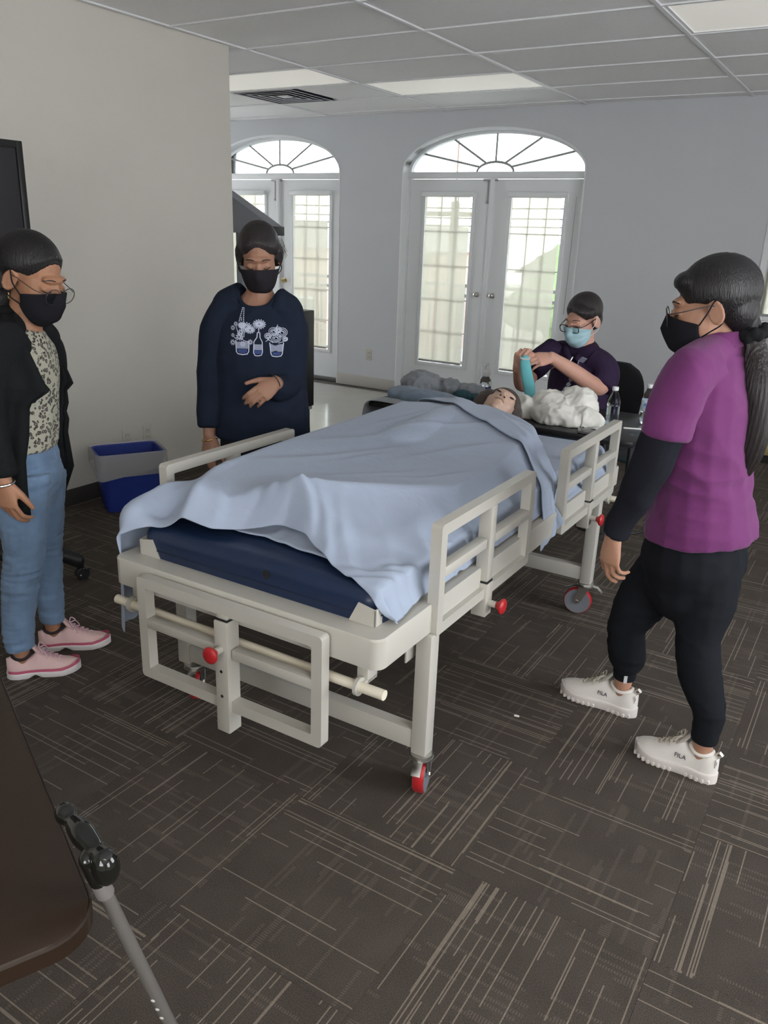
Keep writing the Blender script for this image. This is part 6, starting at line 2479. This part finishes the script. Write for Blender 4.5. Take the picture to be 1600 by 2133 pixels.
# ================================================================== television on a rolling stand
TV = empty('television_stand', (-3.36, 1.72, 0))
tag(TV, 'large black television on a rolling black stand at the left edge of the photo', 'television')
BEZ = new_mat('black_bezel', (.010, .010, .011), .4)
SCR = new_mat('dark_screen', (.020, .020, .025), .35)
m = MB()
zz0, zz1, yy = 1.06, 1.94, .655
for lo, hi in (((-.01, -yy, zz0), (.05, -yy + .03, zz1)), ((-.01, yy - .03, zz0), (.05, yy, zz1)), ((-.01, -yy + .03, zz1 - .03), (.05, yy - .03, zz1)), ((-.01, -yy + .03, zz0), (.05, yy - .03, zz0 + .035))):
    m.box(lo, hi, bev=.003)
m.box((-.05, -yy + .1, zz0 + .1), (-.01, yy - .1, zz1 - .1), bev=.01)
scr = m.build('bezel', BEZ, TV)
MB().box((-.005, -yy + .028, zz0 + .03), (.040, yy - .028, zz1 - .028)).build('screen', SCR, TV, 0)
for s in (-1, 1):
    MB().box((-.10, s * .22 - .03, .14), (-.05, s * .22 + .03, 1.6), bev=.008).build('column', BLACK, TV)
MB().box((-.105, -.30, .70), (.12, .30, .725), bev=.006).build('shelf', BLACK, TV)
MB().box((-.13, -.30, .10), (-.04, .30, .16), bev=.01).build('crossbeam', BLACK, TV)
for s in (-1, 1):
    lg = MB().tube(smooth_path([(-.09, s * .28, .13), (.05, s * .40, .135), (.20, s * .52, .125), (.265, s * .57, .095)], 5), [(.036, .026)] * 16, n=10, side=(0, 0, 1), round_ends=True).build('leg', BLACK, TV)
    wl = MB()
    Mw = basis(RN(0, 0, 1), RN(1, 0), RN(0, -1)) if False else Matrix.Translation((.275, s * .58, .032)) @ Matrix.Rotation(1.2 * s, 4, 'Z') @ Matrix.Rotation(math.pi / 2, 4, 'X')
    for dz in (-.014, .014):
        wl.lathe([(.001, dz - .009), (.028, dz - .009), (.032, dz - .005), (.032, dz + .005), (.028, dz + .009), (.001, dz + .009)], 18, Mw)
    wl.lathe([(.001, -.012), (.008, -.012), (.008, .012), (.001, .012)], 10, Mw)
    c = wl.build('caster', BLACK, lg)
    MB().tube([(.275, s * .58, .09), (.275, s * .58, .05)], .012, n=8).box((.285, s * .58 - .012, .058), (.325, s * .58 + .012, .066), bev=.003).build('brake', BLACK, lg)
    MB().ell((.306, s * .58 - .03, .036), (.004, .004, .004)).ell((.31, s * .58 - .014, .066), (.003, .003, .003)).build('rivet', STEEL, lg)

# ================================================================== equipment cart at the corner of the left wall
EC = empty('equipment_cart', (-4.30, 5.10, 0))
tag(EC, 'black equipment cart with a sloped grey panel behind the woman in the sweatshirt', 'cart')
GREYP = new_mat('slate_grey_panel', (.22, .23, .26), .5)
MB().box((-.30, -.22, .25), (.33, .25, 1.02), bev=.008).build('cabinet', BLACK, EC)
MB().box((-.28, -.20, .03), (.305, .23, .225), bev=.006).build('base', new_mat('grey_base', (.10, .095, .09), .5), EC)
MB().box((-.29, -.21, .222), (.318, .24, .252)).build('white_gap_strip', CAPM, EC, 0)
MB().box((.332, -.16, .62), (.342, -.12, .70), bev=.003).build('latch', BRASS, EC)
for x in (-.24, .24):
    MB().tube([(x, 0, .03), (x, .0, .0)], .02, n=10).build('foot', BLACK, EC)
MB().box((-.26, .0, 1.02), (-.20, .05, 1.60), bev=.005).build('post', GREYP, EC)
Mx = Matrix(((1, 0, 0, 0), (0, 0, 1, 0), (0, 1, 0, 0), (0, 0, 0, 1)))
MB().prism([(-.42, 1.585), (.20, 1.585), (.20, 1.632), (.155, 1.66), (-.28, 1.885), (-.42, 1.95)], -.10, .02, M=Mx).build('sloped_panel', GREYP, EC, 0)
MB().box((.165, -.115, 1.575), (.205, .03, 1.640), bev=.003).build('panel_bracket', new_mat('dark_bracket', (.03, .03, .033), .5), EC)

# ================================================================== foreground table and walking cane
d1 = Vector((.910, -.414, 0))
d2 = Vector((-.414, -.910, 0))
BT = empty('brown_table', (-.74, .53, 0), math.atan2(d1.y, d1.x))
tag(BT, 'dark brown laminate table with rounded corner in the bottom left foreground', 'table')
BROWN = new_mat('brown_laminate', (0.022, 0.012, 0.006), .42, var=.12, vscale=30, bump=.05, bscale=240)
EDGE = new_mat('brown_edge_band', (.022, .013, .008), .22)
W_, L_ = .75, 1.55
top = rrect(-L_, 0, -W_, 0, .07, 8)
m = MB()
m.loft([[Vector((p[0], p[1], z)) for p in rrect(-L_ + i, -i, -W_ + i, -i, .07, 8)] for i, z in ((.004, .712), (0, .716), (0, .737), (.003, .740))])
m.build('table_top', BROWN, BT)
m = MB()
m.loft([[Vector((p[0], p[1], z)) for p in rrect(-L_ - i, i, -W_ - i, i, .07, 8)] for i, z in ((0, .7095), (.0025, .712), (.0025, .736), (0, .7385))], caps=False)
m.build('edge_band', EDGE, BT)
for x in (-L_ + .15, -.45):
    for y in (-W_ + .08, -.22):
        MB().tube([(x, y, .712), (x, y, 0)], .014, n=10).build('leg', DARK, BT)
    MB().tube([(x, -W_ + .08, .2), (x, -.22, .2)], .010, n=8).build('stretcher', DARK, BT)

TIP = Vector((-.764, .770, 0))
TOPP = Vector((-.784, .556, .795))
CN = empty('walking_cane', TIP)
tag(CN, 'grey adjustable walking cane with glossy black handle leaning on the brown table', 'cane')
ax = (TOPP - TIP).normalized()
TUBE = new_mat('grey_anodised_tube', (.23, .215, .20), .42, metal=.6)
m = MB().tube([ax * .24, ax * (TOPP - TIP).length], .0100, n=18)
m.build('upper_tube', TUBE, CN)
MB().tube([ax * .02, ax * .30], .0085, n=18).build('lower_tube', TUBE, CN)
MB().tube([ax * 0, ax * .015, ax * .05], [.017, .015, .012], n=16).build('rubber_tip', BLACK, CN)
side = RN(1, -.15)
side = (side - ax * side.dot(ax)).normalized()
back = ax.cross(side).normalized()
if back.dot(RN(0, -1)) < 0:
    back = -back
h_me = MB().tube([Vector((0, 0, 0)), back * .0006], .0034, n=10).mesh('adjustment_hole', new_mat('bright_hole', (.65, .65, .62), .4))
for k in range(9):
    q = link(bpy.data.objects.new('adjustment_hole', h_me), CN)
    q.location = ax * (.30 + .0254 * k) + back * .0100
hl = TOPP - TIP
m = MB()
P1, P2 = Vector((-.868, .584, .822)) - TIP, Vector((-.756, .557, .818)) - TIP
hdir = (P1 - P2).normalized()
limb(m, [(*(P2 + hdir * .004), .017), (*(P2 + hdir * .022), .0125), (*P2.lerp(P1, .34), .0150), (*P2.lerp(P1, .55), .0175, .019), (*P2.lerp(P1, .74), .0150), (*P2.lerp(P1, .88), .0112), (*P1, .0155), (*(P1 + hdir * .008), .0150)], n=18, side=back)
m.ell(P2 - Vector((0, 0, .010)), (.020, .019, .028))
limb(m, [(*(hl - ax * .03), .0135), (*(hl + ax * .016), .0135)], n=16)
fused_obj(m, .0016, 'handle', new_mat('glossy_black', (.006, .007, .006), .08, coat=.5), CN, 3)
MB().tube([hl - ax * .060, hl - ax * .028], .0128, n=18).build('collar', new_mat('grey_collar', (.16, .145, .14), .4), CN)

# ================================================================== small things on the floor
sc = MB()
limb(sc, [(-.006, 0, .003, .004, .0025), (.006, .002, .003, .0045, .0025)])
o = sc.build('paper_scrap', new_mat('scrap_white', (.75, .74, .7), .8))
o.location = (-.878, 2.408, 0)
tag(o, 'tiny white scrap on the carpet between bed and leggings', 'scrap')
cd = MB().tube(smooth_path([(-1.39, 4.62, .006), (-1.385, 4.53, .007), (-1.33, 4.46, .007), (-1.25, 4.47, .007), (-1.16, 4.52, .007), (-1.05, 4.60, .007), (-.95, 4.85, .007)], 8), .0065, n=8).build('cable', DARK)
tag(cd, 'black cable looped on the carpet under the black table', 'cable')
bgm = MB()
for c, r in (((-1.60, 6.22, .13), (.13, .10, .13)), ((-1.52, 6.20, .08), (.12, .09, .08)), ((-1.66, 6.26, .07), (.12, .1, .07))):
    bgm.ell(c, r)


def bagf(co, no):
    v = np.array([noise.noise(Vector(p * 9)) for p in co])
    co = co + no * (v * .03)[:, None]
    co[:, 2] = np.maximum(co[:, 2], .0)
    return co


bg_ = empty('tote_bag', (-1.6, 6.22, 0))
tag(bg_, 'dusty teal bag slumped on the carpet behind the black table', 'bag')
o = fused_obj(bgm, .010, 'bag_body', new_mat('dusty_teal_cloth', (.05, .09, .11), .9, var=.3, vscale=9), bg_, 2, disp=bagf)
o.location = -bg_.location
MB().tube(smooth_path([(-.10, -.05, .20), (-.05, -.06, .30), (.04, -.06, .30), (.09, -.05, .19)], 6), .008, n=8).build('handle', new_mat('pink_strap', (.25, .12, .15), .8), bg_)
yc = empty('low_cabinet', (-.36, 7.12, 0))
tag(yc, 'low honey-coloured wooden cabinet with black plinth behind the ponytail', 'cabinet')
HONEY = new_mat('honey_wood', (.42, .33, .14), .5, var=.2, vscale=3, stretch=(1, 1, 14))
MB().box((-.36, -.25, .065), (.36, .25, .44), bev=.004).build('carcass', HONEY, yc)
MB().box((-.37, -.23, .0), (.35, .24, .065)).build('plinth', BLACK, yc, 0)
for s in (-1, 1):
    dd = MB().box((s * .18 - .17, -.268, .085), (s * .18 + .17, -.25, .425), bev=.003).build('door', HONEY, yc)
    MB().tube([(s * .03, -.275, .30), (s * .03, -.275, .36)], .005, n=8).build('pull', STEEL, dd)
